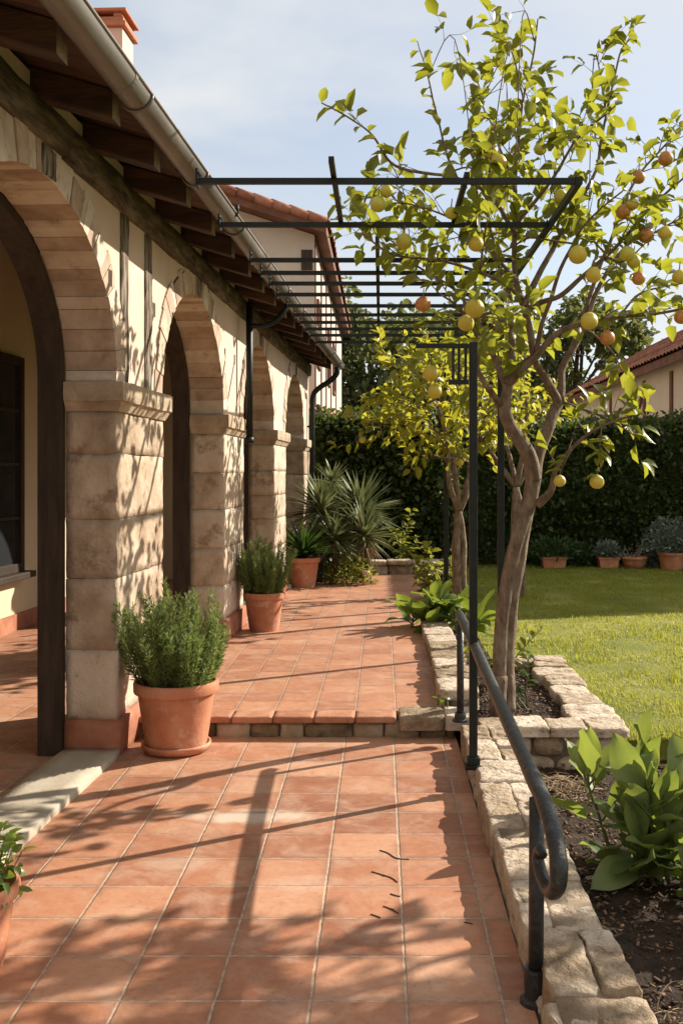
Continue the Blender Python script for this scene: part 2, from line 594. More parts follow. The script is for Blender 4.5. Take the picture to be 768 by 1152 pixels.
M['beam'] = surf('weathered beam timber', [(.30, (.035, .024, .016)), (.48, (.10, .075, .05)), (.62, (.19, .15, .11)), (.8, (.30, .25, .19))], 6, .9, .9, 22, stretch=(3, .55, 3), detail=9, bdist=.02)
M['stud'] = surf('weathered stud timber', [(.38, (.035, .026, .019)), (.48, (.15, .115, .082)), (.60, (.30, .25, .19)), (.8, (.42, .36, .29))], 8, .9, .9, 24, stretch=(4, 4, .55), detail=9, bdist=.02)
M['frame_dark'] = surf('dark brown frame timber', [(.3, (.022, .014, .009)), (.7, (.055, .036, .024))], 6, .6, .3, 30, stretch=(3, 3, .5))
M['gutter'] = surf('aged zinc', [(.3, (.13, .118, .10)), (.55, (.18, .16, .138)), (.8, (.28, .255, .225))], 3, .46, .12, 40, metal=.55, stretch=(1, .4, 1), specks=(16, .62, (.10, .085, .07), .5), spec=.5)
M['iron'] = surf('dark green iron', [(.3, (.005, .007, .006)), (.7, (.012, .016, .014))], 12, .5, .25, 90, spec=.28, bdist=.004)
M['rail'] = surf('worn black handrail iron', [(.3, (.006, .007, .007)), (.56, (.016, .019, .020)), (.74, (.075, .08, .08))], 34, .37, .6, 90, spec=.5, bdist=.006)
M['plinth'] = surf('terracotta plinth tile', [(.3, (.24, .085, .045)), (.55, (.34, .135, .075)), (.8, (.42, .20, .125))], 5, .75, .3, 40, island=.3)
M['sill'] = surf('pale limestone', [(.3, (.33, .28, .21)), (.7, (.47, .41, .32))], 4, .85, .25, 40, specks=(20, .64, (.38, .31, .23), .5))
M['pot'] = surf('terracotta pot', [(.25, (.34, .125, .062)), (.5, (.45, .185, .10)), (.75, (.52, .26, .165))], 5, .8, .25, 50, obj=True, specks=(7, .56, (.56, .41, .31), .6))
M['rubble'] = surf('rubble limestone', [(.20, (.19, .13, .08)), (.40, (.36, .275, .185)), (.56, (.49, .395, .30)), (.8, (.62, .53, .43))], 6.5, .94, 1.0, 24, island=.42, specks=(10, .55, (.19, .135, .09), .75), bdist=.03, detail=9)
M['rubble_dark'] = surf('dark riser stone', [(.25, (.08, .06, .035)), (.5, (.20, .15, .09)), (.8, (.36, .29, .2))], 9, .95, .8, 30, island=.5)  # darker brown rubble for the step riser
M['mortar_pale'] = surf('sandy mortar', [(.3, (.17, .125, .085)), (.7, (.30, .235, .165))], 12, .95, .6, 40)
M['mortar'] = surf('dark earth mortar', [(.3, (.07, .05, .035)), (.7, (.16, .12, .085))], 12, .95, .6, 40)
M['soil'] = surf('dark garden soil', [(.3, (.018, .011, .007)), (.6, (.050, .031, .020)), (.8, (.085, .055, .036))], 9, .98, 1.0, 26, bdist=.03)
M['chip'] = surf('bark chips', [(.2, (.035, .018, .011)), (.5, (.085, .048, .029)), (.8, (.22, .14, .09))], 20, .9, .3, 60, island=.8)
M['straw'] = surf('dry stems', [(.2, (.16, .105, .06)), (.5, (.33, .24, .15)), (.8, (.50, .40, .28))], 12, .9, .2, 60, island=.7)
M['bark'] = surf('citrus bark', [(.26, (.085, .058, .040)), (.44, (.155, .108, .074)), (.58, (.225, .168, .12)), (.74, (.32, .255, .195))], 13, .92, 1.0, 34, stretch=(1.7, 1.7, .75), specks=(7, .56, (.25, .22, .17), .5), bdist=.02, detail=9)
M['bark_dark'] = surf('dark trunk bark', [(.3, (.05, .035, .024)), (.7, (.13, .095, .065))], 5, .9, .7, 14, stretch=(2, 2, .5))  # darker brown bark for far trees, yuccas and twigs
M['roof'] = surf('clay roof tiles', [(.2, (.115, .045, .028)), (.42, (.24, .095, .058)), (.6, (.33, .15, .095)), (.82, (.42, .24, .17))], 2.6, .88, .4, 26, island=.4, specks=(9, .6, (.10, .07, .05), .6))
M['chimney_cap'] = surf('chimney terracotta', [(.3, (.32, .115, .06)), (.7, (.45, .19, .11))], 6, .8, .3, 40)
M['white_wall'] = surf('white render', [(.3, (.44, .385, .335)), (.7, (.54, .485, .425))], 1.2, .92, .2, 20, specks=(4, .64, (.47, .40, .33), .4))
M['cream_wall'] = surf('cream render', [(.3, (.50, .41, .30)), (.7, (.60, .51, .39))], 1.0, .92, .2, 20)
M['soffit'] = surf('red brown boards', [(.3, (.10, .042, .026)), (.7, (.19, .085, .052))], 3, .8, .3, 30)
M['earth'] = surf('dry earth ground', [(.3, (.09, .075, .04)), (.7, (.15, .125, .07))], .4, .95, .4, 12)
M['lawn'] = surf('lawn turf', [(.30, (.09, .115, .018)), (.5, (.19, .20, .033)), (.70, (.29, .27, .06))], 1.1, .9, .7, 60, specks=(3.0, .60, (.16, .15, .05), .5), bdist=.03)
M['blade'] = leafmat('grass blades', [(.10, .14, .02), (.19, .215, .032), (.30, .29, .055)], (.52, .52, .06), .48, .5, .9)
M['leaf'] = leafmat('citrus leaves', [(.020, .045, .010), (.042, .076, .013), (.085, .112, .016), (.16, .16, .022)], (.48, .49, .04), .46, .36, 1.6)
M['leaf_backlit'] = leafmat('backlit citrus leaves', [(.03, .058, .010), (.065, .098, .014), (.12, .14, .018), (.20, .18, .024)], (.62, .58, .05), .5, .36, 1.6)  # brighter copy of the citrus leaves, backlight put into its colours
M['leaf_hedge'] = leafmat('hedge leaves', [(.020, .036, .010), (.045, .070, .016), (.085, .11, .022)], (.18, .24, .03), .28, .5, .8)
M['leaf_far'] = leafmat('hazy far tree leaves', [(.045, .062, .028), (.075, .095, .038), (.12, .135, .055)], (.26, .28, .07), .36, .55, .35)  # haze of the distance put in as lighter leaf colours
M['needle'] = leafmat('rosemary needles', [(.06, .105, .028), (.13, .185, .05), (.25, .30, .12)], (.32, .40, .10), .38, .5, 5)
M['yucca'] = leafmat('yucca blades', [(.09, .125, .055), (.155, .185, .09), (.26, .28, .16)], (.24, .26, .09), .25, .5, 3)
M['strap'] = leafmat('strap leaves', [(.018, .045, .012), (.035, .075, .018), (.06, .11, .03)], (.10, .18, .03), .3, .35, 4)
M['broad'] = leafmat('broad glossy leaves', [(.05, .095, .02), (.09, .15, .03), (.16, .21, .05)], (.36, .44, .05), .36, .34, 4)
M['broad_grey'] = leafmat('broad felted leaves', [(.07, .11, .035), (.125, .175, .055), (.20, .25, .095)], (.40, .48, .07), .40, .5, 4)
M['bluegrey'] = leafmat('blue grey leaves', [(.09, .125, .10), (.16, .20, .165), (.26, .30, .25)], (.16, .22, .13), .25, .55, 4)
M['fern'] = leafmat('fern fronds', [(.022, .05, .014), (.04, .08, .022), (.06, .11, .03)], (.10, .17, .03), .28, .5, 3)
M['lime'] = leafmat('lime leaves', [(.10, .13, .022), (.17, .19, .03), (.26, .26, .05)], (.42, .42, .05), .42, .45, 4)
M['stem'] = surf('green stems', [(.3, (.07, .085, .028)), (.7, (.14, .15, .055))], 14, .7, .2, 50)
M['white_pot'] = surf('pale clay', [(.3, (.46, .33, .25)), (.7, (.58, .46, .37))], 9, .85, .2, 50)


def fruitmat(name, stops):
    m = surf(name, stops, 9, .42, .25, 160, obj=True, spec=.45, bdist=.002)
    return m


M['fruit_yellow'] = fruitmat('yellow fruit skin', [(.3, (.36, .33, .035)), (.5, (.52, .42, .05)), (.75, (.58, .43, .06))])
M['fruit_green'] = fruitmat('green yellow fruit skin', [(.3, (.30, .32, .035)), (.6, (.46, .42, .045)), (.8, (.56, .46, .06))])
M['fruit_red'] = fruitmat('red orange fruit skin', [(.3, (.27, .055, .026)), (.48, (.38, .12, .03)), (.72, (.52, .31, .05))])


def glassmat():
    m, N, Lk, out = new_mat('dark window glass')
    b = N.new('ShaderNodeBsdfPrincipled')
    b.inputs['Base Color'].default_value = (.025, .028, .03, 1)
    b.inputs['Roughness'].default_value = .06
    b.inputs['Specular IOR Level'].default_value = .7
    Lk.new(b.outputs[0], out.inputs['Surface'])
    return m


M['glass'] = glassmat()


# ------------------------------------------------------------------ ground sheets
def sheet(name, rects, z, mat, sub=1):
    mb = MB()
    for (x0, y0, x1, y1) in rects:
        mb.add([(x0, y0, z), (x1, y0, z), (x1, y1, z), (x0, y1, z)], [(0, 1, 2, 3)])
    o = mb.build(name, mat)
    return tag(o, kind='structure')


STEP_Y, STEP_Z = 6.44, .13
sheet('ground', [(-600, -400, 600, 1200)], -.30, M['earth'])
mb = MB()
mb.box((-1.86, -3, -.25), (.475, STEP_Y + .2, 0))
tag(mb.build('terrace', M['tile_low']), kind='structure')
mb = MB()
mb.box((-1.86, STEP_Y + .16, -.2), (.40, 15.75, STEP_Z))
mb.box((.401, 10.45, -.2), (.64, 15.75, STEP_Z))
tag(mb.build('upper_terrace', M['tile_high']), kind='structure')

# the step: nose tiles over a riser of small stones, then flat stones to the right
mb = MB()
x = -1.72
k = 0
while x < .10:
    mb.stone((x + .001, STEP_Y - .014, STEP_Z - .040), (x + .2575, STEP_Y + .175, STEP_Z + .003), 100 + k, .008, .0022, 5, 9, 0)
    x += .26
    k += 1
for (a, b_) in ((.115, .40), (.405, .60)):
    mb.slab((a, STEP_Y - .05, STEP_Z - .075), (b_, STEP_Y + .28, STEP_Z + .010), 140 + k, 1)
    k += 1
x = -1.70
while x < .46:
    w = random.Random(k).uniform(.13, .30)
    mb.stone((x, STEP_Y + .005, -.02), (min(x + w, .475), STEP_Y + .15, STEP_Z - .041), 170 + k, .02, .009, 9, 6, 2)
    x += w + .008
    k += 1
mb.box((-1.75, STEP_Y + .03, -.1), (.47, STEP_Y + .158, STEP_Z - .044), 3)
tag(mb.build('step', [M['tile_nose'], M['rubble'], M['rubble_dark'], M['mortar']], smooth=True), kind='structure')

# lawn
mb = MB()
for (x0, y0, x1, y1) in ((1.36, 6.30, 16, 18.6), (.72, 8.55, 1.36, 18.6), (2.6, -4, 16, 6.30)):
    mb.box((x0, y0, -.28), (x1, y1, .03))
tag(mb.build('lawn', M['lawn']), kind='structure')
# soil of the beds
mb = MB()


def soil_patch(x0, y0, x1, y1, z, amp, seed, n=40):
    nx, ny = max(4, int((x1 - x0) * 22)), max(4, int((y1 - y0) * 22))
    vs_ = []
    for j in range(ny + 1):
        for i in range(nx + 1):
            X, Y = x0 + (x1 - x0) * i / nx, y0 + (y1 - y0) * j / ny
            q = Vector((X * 5 + seed, Y * 5, 0))
            vs_.append((X, Y, z + amp * (mnoise.noise(q) + .6 * mnoise.noise(q * 3.1))))
    mb.add(vs_, [(j * (nx + 1) + i, j * (nx + 1) + i + 1, (j + 1) * (nx + 1) + i + 1, (j + 1) * (nx + 1) + i) for j in range(ny) for i in range(nx)])


soil_patch(.70, 1.2, 2.75, 6.5, -.12, .035, 1)
soil_patch(.5, 6.3, 1.45, 8.6, .045, .02, 5)
soil_patch(.45, 8.5, .95, 15.8, .075, .02, 9)
soil_patch(-1.9, 15.6, 1.2, 18.8, .06, .02, 9)
tag(mb.build('flower_bed', M['soil'], smooth=True), kind='structure')


def chips(name, areas, count, seed, size=(.012, .05)):
    rng = np.random.default_rng(seed)
    Vs, n = [], 0
    tot = sum((a[2] - a[0]) * (a[3] - a[1]) for a in areas)
    for (x0, y0, x1, y1, z) in areas:
        c = int(count * (x1 - x0) * (y1 - y0) / tot)
        P = np.stack([rng.uniform(x0, x1, c), rng.uniform(y0, y1, c), rng.uniform(z, z + .03, c)], 1)
        a = rng.uniform(0, 6.28, c)
        tl = rng.normal(0, .35, c)
        D = np.stack([np.cos(a), np.sin(a), tl], 1)
        Nn = np.stack([rng.normal(0, .4, c), rng.normal(0, .4, c), np.ones(c)], 1)
        D = nrm(D)
        S = nrm(np.cross(D, Nn))
        U = np.cross(S, D)
        L = rng.uniform(*size, c)[:, None]
        W = L * rng.uniform(.2, .6, c)[:, None]
        H = L * .14
        q = []
        for sx, sy, sz in ((-1, -1, -1), (1, -1, -1), (1, 1, -1), (-1, 1, -1), (-1, -1, 1), (1, -1, 1), (1, 1, 1), (-1, 1, 1)):
            q.append(P + D * L * .5 * sx + S * W * .5 * sy + U * H * .5 * sz)
        Vs.append(np.stack(q, 1).reshape(-1, 3))
        n += c
    V = np.concatenate(Vs)
    o = (np.arange(n) * 8)[:, None]
    F = np.concatenate([o + np.array([f]) for f in ((3, 2, 1, 0), (4, 5, 6, 7), (0, 1, 5, 4), (1, 2, 6, 5), (2, 3, 7, 6), (3, 0, 4, 7))])
    return np_mesh(name, V, [F], M['chip'], smooth=False)


tag(chips('bark_mulch', [(.78, 1.5, 2.6, 6.2, -.125), (.62, 6.4, 1.28, 8.4, .045)], 16000, 3, (.006, .028)), 'brown bark mulch scattered over the dark garden beds', 'mulch', kind='stuff')

# grass blades
rng = np.random.default_rng(11)
n = 120000
Y = 6.25 + (18.5 - 6.25) * rng.random(n) ** 1.7
X = rng.uniform(.75, 6.6, n)
ok = ((X > 1.4) | (Y > 8.55)) & (X < .36 * Y + .6)
X, Y = X[ok], Y[ok]
n = len(X)
cl = np.array([mnoise.noise(Vector((x_ * 1.9, y_ * 1.9, 3))) + .6 * mnoise.noise(Vector((x_ * 5, y_ * 5, 8))) for x_, y_ in zip(X, Y)])
a = rng.uniform(0, 6.28, n)
P = np.stack([X, Y, np.full(n, .03)], 1)
lean = rng.uniform(.15, .9, n)
D = np.stack([np.cos(a) * lean, np.sin(a) * lean, np.ones(n)], 1)
D = nrm(D)
S = np.stack([-np.sin(a), np.cos(a), np.zeros(n)], 1)
Lh = rng.uniform(.018, .046, n)[:, None] * np.clip(1 + 1.3 * cl, .35, 2.4)[:, None]
w = .0028 * (Y[:, None] / 6.0)
V = np.stack([P - S * w, P + S * w, P + D * Lh + np.array([[0, 0, -.004]])], 1).reshape(-1, 3)
F = (np.arange(n) * 3)[:, None] + np.array([[0, 1, 2]])
tag(np_mesh('grass', V, [F], M['blade'], smooth=False), 'short green grass of the sunlit lawn', 'grass', kind='stuff')

# ------------------------------------------------------------------ the portico house
TH = math.atan(.0409)
house = thing('portico_house', 'long cream house with stone arches, half timbered wall and a zinc gutter along the terrace', 'house', (-1.809, 0, 0), -TH)
SPRING = 2.21
SPR_IN = 2.03          # underside of the impost
RISE = .88
PILLARS = [(-.5, .5), (2.75, 3.75), (6.06, 7.14), (9.32, 10.36), (12.48, 13.56), (15.62, 16.4)]
ARCHES = [(PILLARS[i][1], PILLARS[i + 1][0]) for i in range(5)]
WT = .305               # wall thickness
RING = .20
ROOF_S = .30


def roof_z(x):            # underside of the roof boards at local x
    return 3.556 - ROOF_S * x


def arch_pt(y0, y1, t, grow=0.0):
    c, r = (y0 + y1) / 2, (y1 - y0) / 2
    return c - (r + grow) * math.cos(t), SPRING + (RISE + grow) * math.sin(t)


# plaster wall: columns of quads between the arches' outer line and the eave
mb = MB()
cols = [(PILLARS[0][0], SPRING)]
for i, (a0, a1) in enumerate(ARCHES):
    c, r = (a0 + a1) / 2, (a1 - a0) / 2
    cols.append((c - r - RING + .02, SPRING - .01))
    for s in range(0, 41):
        t = math.pi * s / 40
        y, z = arch_pt(a0, a1, t, RING - .02)
        cols.append((y, z))
    cols.append((c + r + RING - .02, SPRING - .01))
cols.append((PILLARS[-1][1], SPRING))
TOPZ = 3.53
for (ya, za), (yb, zb) in zip(cols[:-1], cols[1:]):
    if yb - ya < 1e-5:
        continue
    for xx, flip in ((-.012, False), (-WT + .012, True)):
        q = [(xx, ya, za), (xx, yb, zb), (xx, yb, TOPZ), (xx, ya, TOPZ)]
        mb.add(q, [(0, 1, 2, 3)] if not flip else [(3, 2, 1, 0)])
mb.box((-WT, 16.36, SPR_IN), (-.012, 16.40, TOPZ))
mb.box((-WT, -.5, SPR_IN), (-.012, -.46, TOPZ))
mb.build('wall', M['plaster'], house)

# voussoirs
for i, (a0, a1) in enumerate(ARCHES):
    mb = MB()
    rng_ = random.Random(50 + i)
    nv = 29
    edges = [0.0]
    for k in range(nv):
        edges.append(edges[-1] + rng_.uniform(.55, 1.6))
    edges = [e / edges[-1] * math.pi for e in edges]
    for k in range(nv):
        t0, t1 = edges[k] + .0012, edges[k + 1] - .0012
        out = RING + rng_.uniform(-.035, .03)
        jut = rng_.uniform(-.005, .006)
        vsx = []
        st = 3
        for s in range(st + 1):
            t = t0 + (t1 - t0) * s / st
            for g_ in (rng_.uniform(-.004, .004), out):
                y, z = arch_pt(a0, a1, t, g_)
                z = min(z, 3.27)
                vsx.append((jut, y, z))
                vsx.append((-WT, y, z))
        fc = []
        for s in range(st):
            b0, b1 = s * 4, (s + 1) * 4
            fc += [(b0, b0 + 2, b1 + 2, b1), (b0 + 1, b1 + 1, b1 + 3, b0 + 3), (b0, b1, b1 + 1, b0 + 1), (b0 + 2, b0 + 3, b1 + 3, b1 + 2)]
        fc += [(0, 1, 3, 2), (st * 4, st * 4 + 2, st * 4 + 3, st * 4 + 1)]
        # soffit split in two stones across the thickness is left to the colour noise
        mb.add(vsx, fc)
    mb.build('arch_ring', M['voussoir'], house, bevel=.003)
    # dark timber lining at the back of the reveal
    mb = MB()
    path = [(a0, 0.0)] + [arch_pt(a0, a1, math.pi * s / 36) for s in range(37)] + [(a1, 0.0)]
    c, r = (a0 + a1) / 2, (a1 - a0) / 2
    inner = [(a0 + .055, 0.0)] + [arch_pt(a0, a1, math.pi * s / 36, -.055) for s in range(37)] + [(a1 - .055, 0.0)]
    X0, X1 = -WT - .004, -WT - .15
    for s in range(len(path) - 1):
        (ya, za), (yb, zb) = path[s], path[s + 1]
        (yc, zc), (yd, zd) = inner[s], inner[s + 1]
        mb.add([(X0, ya, za), (X0, yb, zb), (X0, yd, zd), (X0, yc, zc), (X1, ya, za), (X1, yb, zb), (X1, yd, zd), (X1, yc, zc)],
               [(0, 1, 2, 3), (7, 6, 5, 4), (3, 2, 6, 7), (4, 5, 1, 0)])
    mb.build('arch_frame', M['frame_dark'], house)

# pillars: block courses, plinth, impost
for i, (p0, p1) in enumerate(PILLARS):
    base = STEP_Z if p0 > 6.9 else 0.0
    pl = base + .205
    rng_ = random.Random(70 + i)
    hs = [.41, .42, .35, .39, .25]
    if i != 2:
        hs = [rng_.uniform(.28, .45) for _ in range(5)]
    tot = sum(hs)
    z = pl
    mb = MB()
    for k, h in enumerate(hs):
        h = h / tot * (SPR_IN - pl)
        mb.stone((-WT, p0 + rng_.uniform(-.004, .004), z + .001), (rng_.uniform(-.002, .003), p1 + rng_.uniform(-.004, .004), z + h + .0005), 10 * i + k, .003, .0075, 8, 14)
        z += h
    pil = mb.build('pillar', M['stone'], house, smooth=True)
    mb = MB()
    mb.stone((-WT - .002, p0 - .028, base - .01), (.028, p1 + .028, pl), 300 + i, .006, .002, 5, 8)
    mb.build('plinth', M['plinth'], pil, smooth=True)
    mb = MB()
    mb.stone((-WT - .002, p0 - .055, SPR_IN + .055), (.062, p1 + .055, SPRING), 330 + i, .014, .005, 8, 12)
    # cove under the slab
    a, b_ = SPR_IN, SPR_IN + .07
    lo = [(-WT, p0 - .012, a), (.012, p0 - .012, a), (.012, p1 + .012, a), (-WT, p1 + .012, a)]
    hi = [(-WT, p0 - .045, b_), (.05, p0 - .045, b_), (.05, p1 + .045, b_), (-WT, p1 + .045, b_)]
    mb.add(lo + hi, [(0, 1, 5, 4), (1, 2, 6, 5), (2, 3, 7, 6), (3, 0, 4, 7), (3, 2, 1, 0)])
    mb.build('impost', M['impost'], pil, smooth=False, bevel=.004)
    # studs in the wall above the pillar
    w_ = p1 - p0
    for yy in (p0 + .16 * w_, p0 + .66 * w_)[:2 if i < 3 else 0]:
        mb = MB()
        mb.stone((-.05, yy - .07, SPRING + .004), (.0015, yy + .08, 3.235), 400 + i + int(yy * 10), .006, .006, 9, 13)
        mb.build('timber_stud', M['stud'], house, smooth=True)
for i, (a0, a1) in enumerate(ARCHES):
    c = (a0 + a1) / 2 + .05
    mb = MB()
    mb.stone((-.05, c - .09, SPRING + RISE + .004), (.010, c + .09, 3.236), 440 + i, .006, .005, 9, 8)
    mb.build('crown_stud', M['stud'], house, smooth=True)

# wall plate beam
mb = MB()
for k in range(6):
    y0, y1 = -.5 + k * 2.82, -.5 + (k + 1) * 2.82 - .004
    mb.stone((-.11, y0, 3.24), (.035, y1, 3.425), 460 + k, .012, .010, 3.5, 14)
mb.build('wall_beam', M['beam'], house, smooth=True)

# rafters
y = 4.08 - .74 * 6
k = 0
while y < 16.4:
    mb = MB()
    hw = .062
    xe, xi = .375, -2.54
    dz = .135
    rr = random.Random(k)
    dy = rr.uniform(-.02, .02)
    vs_ = []
    for xx in (xe, xi):
        zt = roof_z(xx) - .003
        vs_ += [(xx, y - hw + dy, zt - dz), (xx, y + hw + dy, zt - dz), (xx, y + hw + dy, zt), (xx, y - hw + dy, zt)]
    mb.add(vs_, [(0, 1, 5, 4), (1, 2, 6, 5), (2, 3, 7, 6), (3, 0, 4, 7), (7, 6, 5, 4)])
    mb.add(vs_[:4], [(3, 2, 1, 0)], 1)
    mb.build('rafter', [M['timber'], M['timber_end']], house, bevel=.008)
    y += .74
    k += 1

# roof: boards, tiles, ridge
RIDGE_X = -4.9
mb = MB()
ny = 96
for k in range(ny):
    y0 = -.7 + k * (17.25 / ny)
    y1 = y0 + 17.25 / ny - .004
    for (xa, xb) in ((.44, RIDGE_X),):
        za, zb = roof_z(xa), roof_z(xb)
        mb.add([(xa, y0, za), (xa, y1, za), (xb, y1, zb), (xb, y0, zb), (xa, y0, za + .028), (xa, y1, za + .028), (xb, y1, zb + .028), (xb, y0, zb + .028)],
               [(0, 1, 2, 3), (7, 6, 5, 4), (0, 4, 5, 1), (3, 2, 6, 7), (0, 3, 7, 4), (1, 5, 6, 2)])
mb.build('roof_boards', M['timber'], house)


def tile_sheet(o, ax, sl, W, Lg, period=.22, course=.36, amp=.045):
    """rows of barrel tiles over a plane: o corner at the eave, ax along the eave, sl up the slope"""
    o, ax, sl = np.array(o, float), np.array(ax, float), np.array(sl, float)
    ax, sl = ax / np.linalg.norm(ax), sl / np.linalg.norm(sl)
    nn = np.cross(ax, sl)
    if nn[2] < 0:
        nn = -nn
    nu = int(W / period) * 6
    u = np.linspace(0, W, nu + 1)
    nc = int(math.ceil(Lg / course))
    Vs, Fs, base = [], [], 0
    rg = np.random.default_rng(int(W * 100))
    for c in range(nc):
        s0, s1 = c * course, min(Lg, (c + 1) * course + .05)
        jit = np.repeat(rg.normal(0, .008, int(W / period) + 2), 6)[:nu + 1]
        prof = amp * np.abs(np.sin(np.pi * u / period)) ** .7
        for st, lift in ((s0 + jit, .035), (s1 + jit, .004)):
            Vs.append(o + ax * u[:, None] + sl * np.asarray(st)[:, None] + nn * (prof + lift + jit * .5)[:, None])
        Vs.append(o + ax * u[:, None] + sl * (s0 + jit)[:, None] + nn * (prof + .012)[:, None])
        i = np.arange(nu)
        Fs.append(np.stack([base + i, base + i + 1, base + nu + 1 + i + 1, base + nu + 1 + i], 1))
        Fs.append(np.stack([base + i + 1, base + i, base + 2 * (nu + 1) + i, base + 2 * (nu + 1) + i + 1], 1))
        base += 3 * (nu + 1)
    return np.concatenate(Vs), [np.concatenate(Fs)]


V, F = tile_sheet((.47, -.7, roof_z(.47) + .03), (0, 1, 0), (-1, 0, ROOF_S), 17.25, (5.4) * math.hypot(1, ROOF_S))
roof_o = np_mesh('roof', V, F, M['roof'], house, smooth=False)
# chimney
mb = MB()
cx, cy = -.95, 9.05
mb.box((cx - .15, cy - .17, roof_z(cx) - .1), (cx + .15, cy + .17, 5.56))
ch = mb.build('chimney', M['plaster'], house, bevel=.012)
mb = MB()
for (e, z0, z1) in ((.185, 5.56, 5.605), (.16, 5.605, 5.65), (.19, 5.685, 5.715)):
    mb.box((cx - e, cy - e - .02, z0), (cx + e, cy + e + .02, z1))
for sx in (-1, 1):
    for sy in (-1, 1):
        mb.box((cx + sx * .11 - .04, cy + sy * .14 - .04, 5.65), (cx + sx * .11 + .04, cy + sy * .14 + .04, 5.685))
mb.build('chimney_cap', M['chimney_cap'], ch, bevel=.008)

# gutter
GX, GZ, GR = .475, 3.425, .072
mb = MB()
ngy = 30
sec = []
for s in range(13):
    t = math.pi + math.pi * s / 12
    sec.append((GX + GR * math.cos(t), GZ + GR * math.sin(t)))
for s in range(12, -1, -1):
    t = math.pi + math.pi * s / 12
    sec.append((GX + (GR - .006) * math.cos(t), GZ + (GR - .006) * math.sin(t)))
ys = list(np.linspace(-.7, 16.55, ngy))
vs_ = []
for yy in ys:
    sag = .006 * math.sin(yy * 1.3)
    vs_ += [(x_, yy, z_ + sag) for x_, z_ in sec]
ns = len(sec)
mb.add(vs_, [(j * ns + i, j * ns + (i + 1) % ns, (j + 1) * ns + (i + 1) % ns, (j + 1) * ns + i) for j in range(ngy - 1) for i in range(ns)])
for e in (0, ngy - 1):
    mb.add([vs_[e * ns + i] for i in range(13)], [tuple(range(13))])
mb.tube([(GX + GR, yy, GZ + .004) for yy in (-.7, 16.55)], .009, 8)
gut = mb.build('gutter', M['gutter'], house, smooth=True)
em = gut.modifiers.new('edge', 'EDGE_SPLIT')
em.split_angle = R(50)
for yy in list(np.arange(1.1, 16.5, 1.23)):
    mb = MB()
    pth = [(GX + (GR + .006) * math.cos(math.pi + math.pi * s / 12), yy, GZ + (GR + .006) * math.sin(math.pi + math.pi * s / 12)) for s in range(13)]
    mb.tube([(.36, yy, roof_z(.36) + .0)] + pth, .008, 6)
    mb.build('bracket', M['gutter'], gut, smooth=True)
for yy in (4.55, 8.3, 12.1):
    mb = MB()
    pth = [(GX + (GR + .003) * math.cos(math.pi + math.pi * s / 12), GZ + (GR + .003) * math.sin(math.pi + math.pi * s / 12)) for s in range(13)]
    for (a, b_) in zip(pth[:-1], pth[1:]):
        mb.add([(a[0], yy - .02, a[1]), (b_[0], yy - .02, b_[1]), (b_[0], yy + .02, b_[1]), (a[0], yy + .02, a[1])], [(0, 1, 2, 3)])
    mb.build('joint_band', M['gutter'], gut, smooth=True)
# clip with a knob on the gutter's rim
mb = MB()
mb.tube([(GX + GR, 6.95, GZ - .02), (GX + GR + .012, 6.95, GZ + .03), (GX + GR + .006, 6.95, GZ + .055)], [.011, .011, .014], 8)
mb.build('clip', M['iron'], gut, smooth=True)

# downpipe at the far end, short drop pipe between the second and third arch
mb = MB()
yy = 16.2
mb.tube(spline([(GX - .02, yy, GZ - .06), (GX - .02, yy, GZ - .16), (GX - .12, yy, GZ - .27), (.16, yy, GZ - .40), (.075, yy, GZ - .52), (.065, yy, GZ - .75)], 6) + [(.065, yy, .2)], .042, 12)
dp = mb.build('downpipe', M['iron'], house, smooth=True)
for zz in (2.4, 1.3):
    mb = MB()
    mb.tube([(.065, yy, zz), (.065, yy, zz + .05)], .05, 12)
    mb.box((-.01, yy - .015, zz + .01), (.03, yy + .015, zz + .04))
    mb.build('pipe_clamp', M['iron'], dp, smooth=False)
mb = MB()
yy = 10.12
mb.tube([(.10, yy, 1.99), (.10, yy, 3.36)], .034, 12)
mb.tube([(.10, yy, 1.97), (.10, yy, 2.03)], .045, 12)
mb.tube(spline([(.10, yy, 3.13), (.22, yy, 3.13), (.34, yy + .02, 3.17), (.43, yy + .05, 3.27), (GX, yy + .08, GZ - .06)], 6), [.026] * 24 + [.036], 10)
mb.build('drop_pipe', M['iron'], house, smooth=True)

